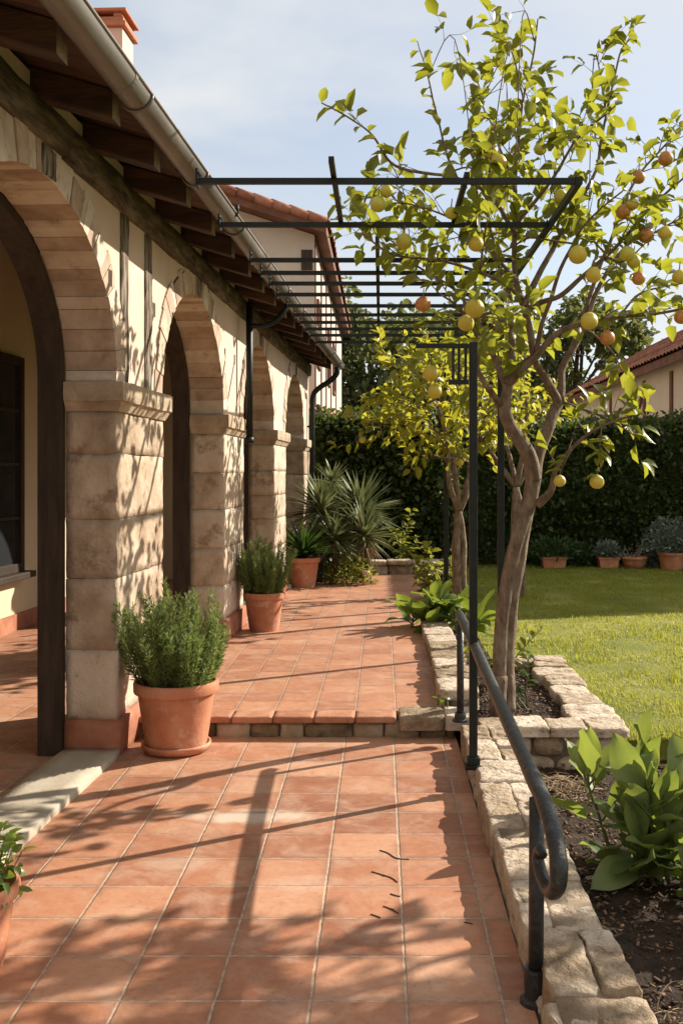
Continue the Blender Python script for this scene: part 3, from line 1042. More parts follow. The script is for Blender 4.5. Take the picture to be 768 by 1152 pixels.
# inside of the portico
mb = MB()
mb.box((-2.72, -.5, -.1), (-2.54, 16.4, 4.7))
mb.box((-2.56, 16.22, -.1), (-WT - .01, 16.396, 4.5))
mb.box((-8.8, -.5, -.1), (-8.6, 16.4, 3.4))
mb.box((-8.7, 16.2, -.1), (-2.6, 16.39, 3.55))
mb.box((-8.7, -.49, -.1), (-2.6, -.3, 3.55))
mb.build('inner_wall', M['plaster_in'], house)
mb = MB()
mb.box((-2.545, -.5, -.02), (-2.52, 16.2, .17))
mb.build('skirting', M['plinth'], house)
mb = MB()
mb.box((-2.6, -.5, -.2), (-.33, 16.3, -.004))
tag(mb.build('portico_floor', M['tile_in'], house))
for (wy0, wy1) in ((9.35, 10.98), (3.6, 5.2), (13.0, 14.5)):
    mb = MB()
    xw, z0, z1 = -2.54, .62, 2.92
    fw = .09
    mb.box((xw - .02, wy0, z0), (xw + .05, wy0 + fw, z1))
    mb.box((xw - .02, wy1 - fw, z0), (xw + .05, wy1, z1))
    mb.box((xw - .02, wy0 + fw, z1 - fw), (xw + .05, wy1 - fw, z1))
    mb.box((xw - .02, wy0 + fw, z0), (xw + .05, wy1 - fw, z0 + fw))
    mid = (wy0 + wy1) / 2
    mb.box((xw - .01, mid - .03, z0 + fw), (xw + .04, mid + .03, z1 - fw))
    for q in (.25, .5, .75):
        zz = z0 + (z1 - z0) * q
        mb.box((xw - .005, wy0 + fw, zz - .016), (xw + .03, mid - .03, zz + .016))
        mb.box((xw - .005, mid + .03, zz - .016), (xw + .03, wy1 - fw, zz + .016))
    wf = mb.build('window', M['frame_dark'], house, bevel=.004)
    mb = MB()
    mb.box((xw + .001, wy0 + fw - .005, z0 + fw - .005), (xw + .012, wy1 - fw + .005, z1 - fw + .005))
    mb.build('pane', M['glass'], wf)
    mb = MB()
    mb.box((xw - .02, wy0 - .1, z0 - .07), (xw + .14, wy1 + .1, z0 - .003))
    mb.build('sill', M['frame_dark'], wf, bevel=.008)
# thresholds under the arches
for i, (a0, a1) in enumerate(ARCHES):
    base = STEP_Z if a0 > 6.9 else 0.0
    mb = MB()
    ym = (a0 + a1) / 2
    mb.stone((-WT + .005, a0 + .03, base - .05), (.035, ym - .003, base + .045), 500 + i, .010, .002, 4, 8)
    mb.stone((-WT + .005, ym + .003, base - .05), (.035, a1 - .03, base + .045), 520 + i, .010, .002, 4, 8)
    mb.build('threshold', M['sill'], house, smooth=True)

# ------------------------------------------------------------------ houses behind
hs = thing('gabled_house', 'two storey white house with brown eaves and clay roof beyond the arches', 'house', (0, 0, 0))
mb = MB()
WX, HY0, HY1 = -1.32, 20.4, 34.5
EZ = 6.45
rx = -5.6
mb.add([(WX, HY0, -.2), (-9.9, HY0, -.2), (-9.9, HY0, EZ), (rx, HY0, EZ + .325 * (WX - rx)), (WX, HY0, EZ)], [(0, 1, 2, 3, 4)])
mb.add([(WX, HY1, -.2), (-9.9, HY1, -.2), (-9.9, HY1, EZ), (rx, HY1, EZ + .325 * (WX - rx)), (WX, HY1, EZ)], [(4, 3, 2, 1, 0)])
mb.add([(-9.9, HY0, -.2), (-9.9, HY1, -.2), (-9.9, HY1, EZ), (-9.9, HY0, EZ)], [(3, 2, 1, 0)])
mb.add([(WX, HY0, -.2), (WX, HY1, -.2), (WX, HY1, EZ), (WX, HY0, EZ)], [(0, 1, 2, 3)])
mb.build('wall', M['white_wall'], hs)
mb = MB()
EX = -1.06
for (xa, xb, za) in ((EX, rx, 6.38),):
    zb = za + .325 * (xa - xb)
    mb.add([(xa, 19.95, za), (xa, HY1 + .4, za), (xb, HY1 + .4, zb), (xb, 19.95, zb), (xa, 19.95, za + .2), (xa, HY1 + .4, za + .2), (xb, HY1 + .4, zb + .2), (xb, 19.95, zb + .2)],
           [(0, 1, 2, 3), (7, 6, 5, 4), (0, 4, 5, 1), (3, 2, 6, 7), (0, 3, 7, 4), (1, 5, 6, 2)])
    xc = 2 * rx - EX
    mb.add([(xb, 19.95, zb), (xb, HY1 + .4, zb), (xc, HY1 + .4, za), (xc, 19.95, za), (xb, 19.95, zb + .2), (xb, HY1 + .4, zb + .2), (xc, HY1 + .4, za + .2), (xc, 19.95, za + .2)],
           [(0, 1, 2, 3), (7, 6, 5, 4), (2, 6, 7, 3), (0, 3, 7, 4), (1, 5, 6, 2)])
mb.build('eaves', M['soffit'], hs)
V, F = tile_sheet((EX + .05, 19.93, 6.59), (0, 1, 0), (-1, 0, .325), 15.0, 4.85, .26, .42, .06)
V2, F2 = tile_sheet((2 * rx - EX - .05, 19.93, 6.59), (0, 1, 0), (1, 0, .325), 15.0, 4.85, .26, .42, .06)
np_mesh('roof', np.concatenate([V, V2]), [F[0], F2[0] + len(V)], M['roof'], hs, smooth=False)
mb = MB()
for i in range(14):
    t = i / 13
    mb.tube([(EX - (EX - rx) * t, 19.97, 6.60 + .325 * (EX - rx) * t + .0), (EX - (EX - rx) * (t + .085), 19.97, 6.63 + .325 * (EX - rx) * (t + .085))], [.10, .085], 10)
mb.build('verge_tiles', M['roof'], hs, smooth=True)
for (yy, zz, h_) in ((20.55, 0, EZ), (22.6, 0, EZ), (24.6, 0, EZ), (27, 0, EZ), (30, 0, EZ)):
    mb = MB()
    mb.box((WX - .02, yy - .11, zz), (WX + .025, yy + .11, h_ - .06))
    mb.build('timber_post', M['soffit'], hs)
for (yy, zz) in ((21.6, 4.6), (25.8, 4.6), (25.8, 1.9), (28.5, 4.6)):
    mb = MB()
    for (a, b_, c, d) in ((yy - .5, yy - .4, zz - .7, zz + .7), (yy + .4, yy + .5, zz - .7, zz + .7), (yy - .4, yy + .4, zz + .6, zz + .7), (yy - .4, yy + .4, zz - .7, zz - .6), (yy - .03, yy + .03, zz - .6, zz + .6)):
        mb.box((WX - .01, a, c), (WX + .05, b_, d))
    wf = mb.build('window', M['soffit'], hs)
    mb = MB()
    mb.box((WX - .005, yy - .41, zz - .61), (WX + .015, yy + .41, zz + .61))
    mb.build('pane', M['glass'], wf)
mb = MB()
mb.box((-1.58, HY0 - .035, 5.75), (-1.36, HY0 + .01, 6.15))
wf = mb.build('window', M['frame_dark'], hs)
# lean-to roof low on the front
mb = MB()
mb.add([(-2.0, 18.95, 2.98), (-.35, 18.95, 2.55), (-.35, 20.39, 2.55), (-2.0, 20.39, 2.98), (-2.0, 18.95, 3.06), (-.35, 18.95, 2.63), (-.35, 20.39, 2.63), (-2.0, 20.39, 3.06)],
       [(3, 2, 1, 0), (4, 5, 6, 7), (0, 1, 5, 4), (1, 2, 6, 5), (2, 3, 7, 6), (3, 0, 4, 7)])
pr = mb.build('porch_roof', M['soffit'], hs)
V, F = tile_sheet((-.32, 18.93, 2.62), (0, 1, 0), (-1, 0, .26), 1.46, 1.7, .2, .36, .055)
np_mesh('porch_tiles', V, F, M['chimney_cap'], pr, smooth=False)

hs = thing('tiled_cottage', 'low cream cottage with red tiled roof behind the hedge', 'house', (0, 0, 0))
CX, CY0, CY1, CE = 6.35, 16.6, 34, 3.98
mb = MB()
mb.add([(CX, CY0, -.2), (CX, CY1, -.2), (CX, CY1, CE + .15), (CX, CY0, CE + .15)], [(3, 2, 1, 0)])
RX = 9.2
ch_ = CE + .577 * (RX - 6.0) - .1
for yy, fl in ((CY0, 1), (CY1, 0)):
    q = [(CX, yy, -.2), (2 * RX - CX, yy, -.2), (2 * RX - CX, yy, CE + .1), (RX, yy, ch_), (CX, yy, CE + .1)]
    mb.add(q, [(0, 1, 2, 3, 4)] if fl else [(4, 3, 2, 1, 0)])
mb.add([(2 * RX - CX, CY0, -.2), (2 * RX - CX, CY1, -.2), (2 * RX - CX, CY1, CE), (2 * RX - CX, CY0, CE)], [(0, 1, 2, 3)])
mb.build('wall', M['cream_wall'], hs)
mb = MB()
for s in (-1, 1):
    xe = RX + s * (RX - 6.0)
    q = [(xe, CY0 - .25, CE), (xe, CY1 + .3, CE), (RX, CY1 + .3, ch_ + .1), (RX, CY0 - .25, ch_ + .1)]
    q += [(p[0], p[1], p[2] + .18) for p in q]
    mb.add(q, [(0, 1, 2, 3), (7, 6, 5, 4), (0, 4, 5, 1), (3, 2, 6, 7), (0, 3, 7, 4), (1, 5, 6, 2)])
mb.build('eaves', M['soffit'], hs)
V, F = tile_sheet((5.95, CY0 - .28, CE + .17), (0, 1, 0), (1, 0, .577), 18, 3.76, .26, .42, .06)
V2, F2 = tile_sheet((2 * RX - 5.95, CY0 - .28, CE + .17), (0, 1, 0), (-1, 0, .577), 18, 3.76, .26, .42, .06)
np_mesh('roof', np.concatenate([V, V2]), [F[0], F2[0] + len(V)], M['roof'], hs, smooth=False)
for yy in (18.7, 22.3, 24.6, 28.2):
    mb = MB()
    mb.box((CX - .04, yy - .09, -.2), (CX + .03, yy + .09, CE - .05))
    mb.build('timber_post', M['soffit'], hs)
mb = MB()
mb.bar((CX - .03, 24.5, CE - .2), (CX - .03, 26.0, CE - 1.4), .12, .06, up=(1, 0, 0))
mb.build('timber_brace', M['soffit'], hs)
mb = MB()
mb.box((CX - .03, 27.9, 1.6), (CX + .02, 29.4, 3.3))
wf = mb.build('window', M['frame_dark'], hs)
mb = MB()
mb.box((CX - .04, 28.0, 1.7), (CX - .032, 29.3, 3.2))
mb.build('pane', M['glass'], wf)

# ------------------------------------------------------------------ pergola
PZ = 3.19
pg = thing('pergola', 'dark green iron pergola of thin crossbars running out from the gutter', 'pergola', (0, 0, 0))
bars = [(5.35, -.95), (6.28, -.98), (7.31, -.92), (7.77, -.90), (8.20, -.88), (8.70, -.87), (9.28, -.84), (9.80, -.82), (10.28, -.80), (10.74, -.78), (11.22, -.76), (11.8, -.74)]
for (yy, xl) in bars:
    mb = MB()
    mb.box((xl, yy - .014, PZ - .015), (1.015, yy + .014, PZ + .015))
    mb.box((xl - .012, yy - .035, PZ - .03), (xl - .001, yy + .035, PZ + .06))
    for dy_ in (-.022, .022):
        mb.box((xl + .0, yy + dy_ - .006, PZ + .03), (xl + .008, yy + dy_ + .006, PZ + .042))
    mb.box((1.0155, yy - .02, PZ - .024), (1.022, yy + .02, PZ + .026))
    mb.build('crossbar', M['iron'], pg)
for (xx, y0, y1) in ((-.245, 5.07, 6.32), (-.022, 6.76, 11.83), (.45, 5.33, 6.32), (1.038, 5.33, 11.83)):
    mb = MB()
    mb.box((xx - .014, y0, PZ + .0155 if xx < 1 else PZ - .018), (xx + .014, y1, PZ + .044 if xx < 1 else PZ + .020))
    mb.build('side_rail', M['iron'], pg)
for (xx, yy, zb) in ((1.03, 8.78, .05), (.75, 11.74, .1)):
    mb = MB()
    mb.box((xx - .027, yy - .027, zb), (xx + .027, yy + .027, PZ - .021))
    mb.box((xx - .07, yy - .07, zb), (xx + .07, yy + .07, zb + .012))
    mb.build('post', M['iron'], pg, bevel=.004)
mb = MB()
mb.box((.87, 8.74, 2.86), (1.17, 8.745, 2.95))
mb.box((.87, 8.70, 2.88), (1.17, 8.74, 2.93))
mb.build('cross_bracket', M['iron'], pg)

tp = thing('trellis_post', 'slim dark iron post with a small ladder bracket, standing on the low stone wall', 'post', at(532, 862, 5.35))
mb = MB()
mb.box((-.021, -.021, 0), (.021, .021, 2.22))
mb.build('shaft', M['iron'], tp, bevel=.004)
mb = MB()
mb.box((-.045, -.045, -.01), (.045, .045, .012))
mb.box((-.033, -.033, .012), (.033, .033, .05))
mb.build('base_plate', M['iron'], tp, bevel=.003)
mb = MB()
for zz in (2.20, 2.01):
    mb.box((-.30 if zz > 2.1 else -.13, -.012, zz - .012), (-.024, .012, zz + .012))
for xx in (-.105, -.075, -.04):
    mb.box((xx - .007, -.007, 2.022), (xx + .007, .007, 2.188))
mb.build('ladder_bracket', M['iron'], tp)

# handrail
hr = thing('handrail', 'sloping dark iron handrail ending in a scroll beside the low wall', 'handrail', (.49, 3.2, 0))
mb = MB()
rail = spline([(.0, 3.17, .775), (.0, 3.10, .785), (0, 2.0, .752), (.003, 1.0, .705), (.006, .2, .668), (.010, -.06, .650), (.014, -.20, .615), (.016, -.285, .555), (.012, -.30, .49), (.002, -.245, .448),
               (-.012, -.17, .462), (-.02, -.14, .505), (-.018, -.165, .54), (-.014, -.20, .535)], 7)
nr = len(rail)
rr = [.0265 + .0008 * math.sin(i * .9) if i < nr - 40 else .0265 - .014 * (i - (nr - 40)) / 40 for i in range(nr)]
rr[0] = .012
rr[1] = .022
mb.tube(rail, rr, 14)
mb.build('rail', M['rail'], hr, smooth=True)
mb = MB()
mb.tube([(-.005, .0, .0), (-.002, .0, .64)], .024, 14)
mb.build('post', M['rail'], hr, smooth=True)
mb = MB()
mb.lathe([(.001, .11), (.036, .11), (.038, .1), (.036, .02), (.05, .012), (.05, -.004)], 20, (-.005, 0, 0))
mb.build('flange', M['rail'], hr, smooth=False)
mb = MB()
mb.tube([(.0, 3.10, STEP_Z), (.0, 3.10, .765)], .022, 14)
mb.build('post', M['rail'], hr, smooth=True)
mb = MB()
mb.lathe([(.001, .05), (.033, .05), (.036, .035), (.036, .012), (.05, .008), (.05, -.004)], 20, (0, 3.10, STEP_Z + .01))
mb.build('flange', M['rail'], hr, smooth=False)

# ------------------------------------------------------------------ stone walls
sw = MB()
k = 0
y = 1.1
rg = random.Random(5)
while y < 6.15:
    L = rg.uniform(.34, .62)
    y1 = min(y + L, 6.2)
    if 6.2 - y1 < .2:
        y1 = 6.2
    xl = .483 + rg.uniform(-.008, .012)
    xr = .765 + rg.uniform(-.02, .03)
    zt = .135 + rg.uniform(-.010, .010)
    if rg.random() < .35:
        ym = (y + y1) / 2 + rg.uniform(-.08, .08)
        xm = xl + (xr - xl) * rg.uniform(.4, .65)
        cells = [(xl, y, xm, y1), (xm, y, xr, ym), (xm, ym, xr, y1)]
    else:
        cells = [(xl, y, xr, y1)]
    for (a, b_, c_, d_) in cells:
        sw.slab((a, b_, -.02), (c_, d_, zt + rg.uniform(-.006, .004)), 600 + k)
        k += 1
    y = y1
y = 1.1
while y < 6.1:
    L = rg.uniform(.15, .32)
    y1 = min(y + L, 6.2)
    sw.stone((.484, y, -.1), (.74, y1 - .01, .045), 600 + k, .03, .012, 8, 7, 0)
    k += 1
    y = y1
sw.box((.51, 1.1, -.25), (.75, 6.2, .121), 1)
low_wall = sw.build('stone_wall', [M['rubble'], M['mortar_pale']], smooth=True)
tag(low_wall, 'low wall of rough cream flagstones under the handrail', 'wall')

sw = MB()
rg = random.Random(9)
# front courses
for (z0, z1) in ((-.19, -.055), (-.05, .078)):
    x = .60 + (0 if z0 < -.1 else .06)
    while x < 1.42:
        w = rg.uniform(.20, .32)
        x1 = min(x + w, 1.47)
        if 1.47 - x1 < .12:
            x1 = 1.47
        sw.stone((x, 6.17, z0), (x1 - .014, 6.42, z1), 700 + k, .055, .012, 7, 8, 0, rg.uniform(-.03, .03))
        k += 1
        x = x1
# right side outer courses
for (z0, z1) in ((-.19, -.055), (-.05, .078)):
    y = 6.44
    while y < 8.5:
        w = rg.uniform(.22, .36)
        y1 = min(y + w, 8.6)
        sw.stone((1.24, y, z0), (1.48, y1 - .012, z1), 700 + k, .05, .011, 7, 7, 0)
        k += 1
        y = y1
# coping: front, right, back
for (x0, x1) in ((.605, .80), (.805, 1.01), (1.015, 1.25), (1.255, 1.50)):
    sw.slab((x0, 6.13 + rg.uniform(-.015, .015), .078), (x1, 6.44 + rg.uniform(-.02, .02), .135 + rg.uniform(-.008, .008)), 700 + k)
    k += 1
y = 6.44
while y < 8.35:
    w = rg.uniform(.26, .42)
    y1 = min(y + w, 8.4)
    sw.slab((1.21 + rg.uniform(-.02, .03), y, .045), (1.51 + rg.uniform(-.02, .03), y1, .13 + rg.uniform(-.01, .01)), 700 + k)
    k += 1
    y = y1
for (x0, x1) in ((1.02, 1.26), (1.265, 1.53)):
    sw.slab((x0, 8.38, .045), (x1, 8.66, .135), 700 + k)
    k += 1
sw.box((.62, 6.22, -.25), (1.43, 6.38, .09), 1)
sw.box((1.29, 6.3, -.25), (1.44, 8.55, .09), 1)
# left coping along the upper terrace
y = 6.74
while y < 10.3:
    w = rg.uniform(.32, .5)
    y1 = min(y + w, 10.4)
    sw.slab((.395 + rg.uniform(-.012, .012), y, .10), (.66 + rg.uniform(-.02, .03), y1, .225 + rg.uniform(-.012, .012)), 700 + k)
    k += 1
    y = y1
sw.box((.425, 6.72, -.2), (.63, 10.4, .17), 1)
tag(sw.build('planter_wall', [M['rubble'], M['mortar']], smooth=True), 'raised stone planter of rounded rubble and flat coping around the big fruit tree', 'planter wall')

sw = MB()
x = -.35
while x < 1.15:
    w = rg.uniform(.3, .5)
    sw.stone((x, 15.75, .08), (x + w - .01, 16.0, .27), 800 + k, .04, .012, 6, 7, 0)
    sw.stone((x - .03, 15.71, .262), (x + w - .02, 16.05, .345), 830 + k, .03, .012, 6, 7, 0)
    k += 1
    x += w
tag(sw.build('stone_kerb_wall', M['rubble'], smooth=True), 'short low stone wall across the far end of the terrace', 'wall')


# ------------------------------------------------------------------ trees
class Tree:
    def __init__(self, seed):
        self.r = random.Random(seed)
        self.wood = MB()
        self.P, self.D, self.N, self.L, self.W = [], [], [], [], []

    def limb(self, pts, r0, r1, seg=8, n=5, power=1.0, wob=.0):
        path = spline(pts, n)
        m = len(path)
        rad = [r0 + (r1 - r0) * (i / (m - 1)) ** power for i in range(m)]
        if wob:
            path = [p + Vector((mnoise.noise(p * 4), mnoise.noise(p * 4 + Vector((9, 0, 0))), 0)) * wob * min(1, i / 3) for i, p in enumerate(path)]
            rad = [q * (1 + .12 * mnoise.noise(p * 7)) for q, p in zip(rad, path)]
        self.wood.tube(path, rad, seg)
        return path, rad

    def leaf(self, p, d, size):
        r = self.r
        self.P.append(p)
        self.D.append(d)
        self.N.append(Vector((r.gauss(0, .55), r.gauss(0, .55), 1)))
        q = size * r.uniform(.65, 1.25)
        self.L.append(q)
        self.W.append(q * r.uniform(.46, .62))

    def twig(self, p, d, length, size, rad=.0045, density=1.0):
        r = self.r
        q, v = p.copy(), d.normalized()
        pts = [q.copy()]
        ns = max(2, int(length / .07))
        for i in range(ns):
            v = (v + Vector((r.gauss(0, .2), r.gauss(0, .2), r.gauss(.05, .2)))).normalized()
            q = q + v * length / ns
            pts.append(q.copy())
            for _ in range(2 if r.random() < .55 * density else 1):
                if r.random() > density:
                    continue
                s = v.cross(Vector((r.gauss(0, 1), r.gauss(0, 1), r.gauss(0, 1)))).normalized()
                self.leaf(q, (v * r.uniform(.1, .9) + s * r.uniform(.4, 1.0) + Vector((0, 0, r.uniform(-.5, .25)))), size)
        self.leaf(q, v + Vector((0, 0, -.1)), size)
        self.wood.tube(pts, [rad * (1 - .7 * i / ns) for i in range(ns + 1)], 4, cap=False)
        return pts

    def dress(self, path, rad, size, step=.11, t0=.25, tl=(.14, .42), rmax=.03, density=.9, up=.35):
        r = self.r
        acc = 0
        m = len(path)
        for i in range(1, m):
            acc += (path[i] - path[i - 1]).length
            if i / m < t0 or rad[i] > rmax:
                acc = min(acc, step)
                continue
            while acc > step:
                acc -= step * r.uniform(.7, 1.3)
                tg = (path[i] - path[i - 1]).normalized()
                s = tg.cross(Vector((r.gauss(0, 1), r.gauss(0, 1), r.gauss(0, 1)))).normalized()
                d = tg * r.uniform(.2, .9) + s * r.uniform(.4, 1.0) + Vector((0, 0, up * r.uniform(-.6, 1.4)))
                self.twig(path[i], d, r.uniform(*tl), size, min(.005, rad[i] * .6), density)

    def shoot(self, path, rad, size, step=.075, t0=.3):
        """leaves straight on a bare shoot"""
        r = self.r
        acc, m = 0, len(path)
        for i in range(1, m):
            acc += (path[i] - path[i - 1]).length
            if i / m < t0:
                acc = min(acc, step)
                continue
            while acc > step:
                acc -= step * r.uniform(.7, 1.4)
                tg = (path[i] - path[i - 1]).normalized()
                s = tg.cross(Vector((r.gauss(0, 1), r.gauss(0, 1), r.gauss(0, 1)))).normalized()
                self.leaf(path[i], tg * r.uniform(.2, .8) + s + Vector((0, 0, r.uniform(-.2, .3))), size)

    def finish(self, name, label, base, group=None, leafm='leaf', barkm='bark', shape=(.32, .72, .5, .42)):
        t = thing(name, label, 'tree', base, 0, group)
        off = Vector(base)
        self.wood.v = [(p[0] - off.x, p[1] - off.y, p[2] - off.z) for p in self.wood.v]
        self.wood.build('trunk', M[barkm], t, smooth=True)
        P = np.array([tuple(p - off) for p in self.P])
        leaves('foliage', P, np.array([tuple(d) for d in self.D]), np.array([tuple(d) for d in self.N]), np.array(self.L), np.array(self.W), M[leafm], t, shape=shape)
        return t


def add_fruit(t, p, r, mat, hang=.05):
    """a hanging fruit with its little stalk, as one part of its tree"""
    off = t.location
    mb = MB()
    prof = []
    for i in range(13):
        a = math.pi * i / 12
        rr_ = math.sin(a) * (1.0 + .06 * math.cos(a))
        z = math.cos(a)
        if i == 0:
            z = .90
        if i == 12:
            z = -1.05
        prof.append((max(.002, rr_) * r, -z * r))
    mb.lathe(prof, 18, (0, 0, 0), 0, .10, p.x * 9)
    mb.tube([(0, 0, r * .85), (.006, .004, r + hang)], [.004, .003], 5, 1)
    o = mb.build('fruit', [mat, M['bark']], t, smooth=True, loc=p - off)
    return o


def P_(pts, Y0, dY=0.0, r=None):
    """photo points to a path that leans dY metres away along its length"""
    out = []
    n = len(pts)
    for i, q in enumerate(pts):
        t = i / max(1, n - 1)
        out.append(at(q[0], q[1], Y0 + dY * t))
    return out


T = Tree(21)
D0 = 6.75
# twisted double trunk
T.limb(P_([(558, 800), (562, 760), (564, 700), (574, 640), (584, 600), (596, 560), (600, 528)], D0), .047, .052, 14, 9, 1, .007)
T.limb([at(571, 800, D0 + .03), at(570, 750, D0 + .04), at(573.5, 690, D0 + .04), at(581, 640, D0 + .03), at(590, 590, D0 + .02), at(600, 545, D0), at(602, 528, D0)], .053, .043, 14, 9, 1, .007)
T.limb(P_([(562, 806), (560, 790), (563, 760)], D0 - .03), .068, .044, 12, 6)
left = P_([(600, 540), (595, 515), (580, 490), (568, 465), (571, 432)], D0, -.12)
T.limb(left, .054, .038, 12, 8, 1, .015)
right = P_([(600, 540), (606, 510), (618, 475), (628, 453)], D0, .15)
T.limb(right, .045, .034, 12, 8, 1, .015)
dl, dr = D0 - .12, D0 + .15
LS = .118
B = []


def br(pts, Y0, dY, r0, r1, power=.7, **k):
    pa, ra = T.limb(P_(pts, Y0, dY), r0, r1, 8, 6, power, .02)
    B.append((pa, ra))
    return pa, ra


br([(571, 432), (585, 416), (600, 402), (626, 376), (652, 364), (700, 356), (745, 352), (800, 340)], dl, -.35, .036, .007)
br([(628, 453), (615, 428), (601, 402), (592, 352), (582, 316), (581, 269), (579, 201), (582, 160)], dr, -.45, .034, .012)
b_top = br([(582, 160), (588, 111), (599, 56), (606, 22)], dr - .45, -.08, .012, .004)
br([(592, 350), (610, 340), (631, 331), (670, 298), (700, 270), (730, 234), (775, 195)], dr - .25, -.5, .026, .006)
br([(590, 344), (608, 305), (626, 269), (652, 227), (672, 184), (680, 130), (696, 61), (709, 42)], dr - .25, .55, .024, .004)
br([(582, 250), (605, 222), (631, 186), (655, 150), (690, 120)], dr - .4, -.35, .016, .005)
br([(580, 262), (545, 215), (510, 200), (479, 195), (440, 184), (420, 152), (396, 134), (360, 115)], dr - .42, -.55, .017, .004)
br([(515, 203), (501, 173), (488, 111), (478, 80), (471, 46)], dr - .55, .1, .010, .003)
br([(580, 215), (563, 167), (545, 120), (532, 84)], dr - .42, .5, .011, .004)
br([(588, 335), (569, 321), (522, 300), (483, 292), (440, 285), (405, 262)], dr - .3, -.4, .016, .005)
br([(571, 440), (551, 394), (540, 373), (515, 330), (470, 300), (430, 262)], dl, .55, .026, .005)
br([(562, 455), (538, 420), (539, 386), (520, 350), (495, 330)], dl, -.4, .026, .006)
br([(604, 568), (619, 553), (627, 529), (648, 501), (676, 480), (708, 468)], D0, -.28, .034, .006, .6)
br([(629, 451), (666, 464), (690, 474), (712, 490)], dr, -.4, .012, .004)
br([(629, 452), (635, 412), (653, 373), (675, 320), (705, 275), (735, 262), (775, 240)], dr, .5, .032, .006)
br([(653, 373), (690, 360), (720, 330), (770, 318)], dr + .15, .25, .014, .005)
br([(640, 400), (660, 340), (690, 260), (712, 210), (745, 165), (775, 140)], dr + .1, .7, .020, .005)
br([(571, 430), (575, 380), (570, 330), (556, 280), (548, 230), (540, 180)], dl, .8, .026, .005)
br([(600, 402), (620, 330), (640, 280), (655, 255), (700, 215)], dl - .03, -.6, .018, .005)
br([(582, 316), (560, 290), (530, 262), (495, 240), (450, 228), (415, 236)], dr - .35, .5, .014, .004)
br([(652, 365), (690, 395), (700, 418)], dl - .2, -.2, .008, .003)
for q in ([(641, 509), (634, 522), (629, 534)], [(676, 480), (674, 505), (671, 534)]):
    pa, ra = T.limb(P_(q, 6.45, 0), .005, .0025, 5, 5)
    T.shoot(pa, ra, .095, .03, .05)
# filler branches through the crown's depth
r = T.r
anchors = [(pa[int(len(pa) * q)], ra[int(len(pa) * q)]) for (pa, ra) in B for q in (.35, .55, .7) if pa[int(len(pa) * q)].z > 2.3]
for i in range(18):
    a, ra_ = r.choice(anchors)
    ang, el = r.uniform(0, 6.283), r.uniform(-.35, 1.0)
    d = Vector((math.cos(ang) * math.cos(el), math.sin(ang) * math.cos(el) * 1.25, math.sin(el) * .8))
    c = at(590, 265, D0 + .1)
    out_ = (a - c)
    d = (d + out_.normalized() * .45).normalized()
    L = r.uniform(.35, .75)
    mid = a + d * L * .5 + Vector((r.gauss(0, .06), r.gauss(0, .06), r.gauss(.03, .05)))
    e = a + d * L + Vector((0, 0, r.gauss(.03, .08)))
    e.x = max(-.15, e.x)
    if e.z > 3.35 or e.z < 2.3:
        e.z = max(2.3, min(3.35, e.z)) + r.uniform(-.1, .1)
    pa, ra2 = T.limb([a, mid, e], min(.012, ra_ * .7), .003, 5, 5)
    T.dress(pa, ra2, LS, .085, .2, (.10, .30), .03, .85)
for i in range(5):
    a, ra_ = r.choice(anchors)
    e = Vector((r.uniform(.1, 1.5), r.uniform(7.5, 8.5), r.uniform(2.6, 3.6)))
    mid = a.lerp(e, .5) + Vector((r.gauss(0, .06), r.gauss(0, .06), .08))
    pa, ra2 = T.limb([a, mid, e], min(.012, ra_ * .7), .003, 5, 6)
    T.dress(pa, ra2, LS, .10, .35, (.12, .34), .03, .85)
for i, (pa, ra) in enumerate(B):
    if i in (2, 7):
        T.shoot(pa, ra, LS * .85, .055, .12)
        continue
    T.dress(pa, ra, LS, .15 if i in (4, 5, 6, 8) else .09, .40, (.06, .18) if i in (4, 5, 6, 8) else (.12, .30), .018, .72)
    T.shoot(pa, ra, LS * .95, .055, .6)
tree = T.finish('fruit_tree', 'tall twisted fruit tree in the stone planter, hung with yellow and red fruit', at(566, 800, D0), 'fruit trees along the terrace')
Z3 = lambda x, y: (340 + x * .5573, y * .5573)
for (q, kind, rad_) in [((378, 305), 0, 1), ((395, 328), 0, 1.05), ((153, 412), 1, .95), ((170, 385), 1, .8), ((205, 487), 1, 1), ((350, 492), 0, .95), ((348, 622), 0, 1.15), ((330, 652), 0, 1),
                        ((578, 648), 0, 1.05), ((615, 682), 2, .9), ((555, 514), 0, 1.1), ((587, 555), 0, .95), ((655, 512), 1, .9), ((668, 527), 1, .85), ((678, 562), 2, .8), ((693, 475), 2, .95),
                        ((732, 470), 0, .85), ((647, 428), 2, .9), ((665, 412), 0, .75), ((678, 358), 2, .8), ((733, 320), 2, .9), ((760, 558), 0, .85), ((764, 640), 2, .85), ((243, 614), 2, .95),
                        ((480, 300), 1, .8), ((520, 395), 1, .8), ((300, 430), 1, .75)]:
    px, py = Z3(*q)
    rr_ = .053 * rad_
    add_fruit(tree, at(px, py, 6.1 + r.uniform(-.12, .12)), rr_ * .93, M[('fruit_yellow', 'fruit_green', 'fruit_red')[kind]])
for (px, py, rad_) in [(629, 541, .75), (671, 542, .9), (484, 420, 1.0), (489, 440, .95)]:
    add_fruit(tree, at(px, py, 6.45), .05 * rad_, M['fruit_yellow'])


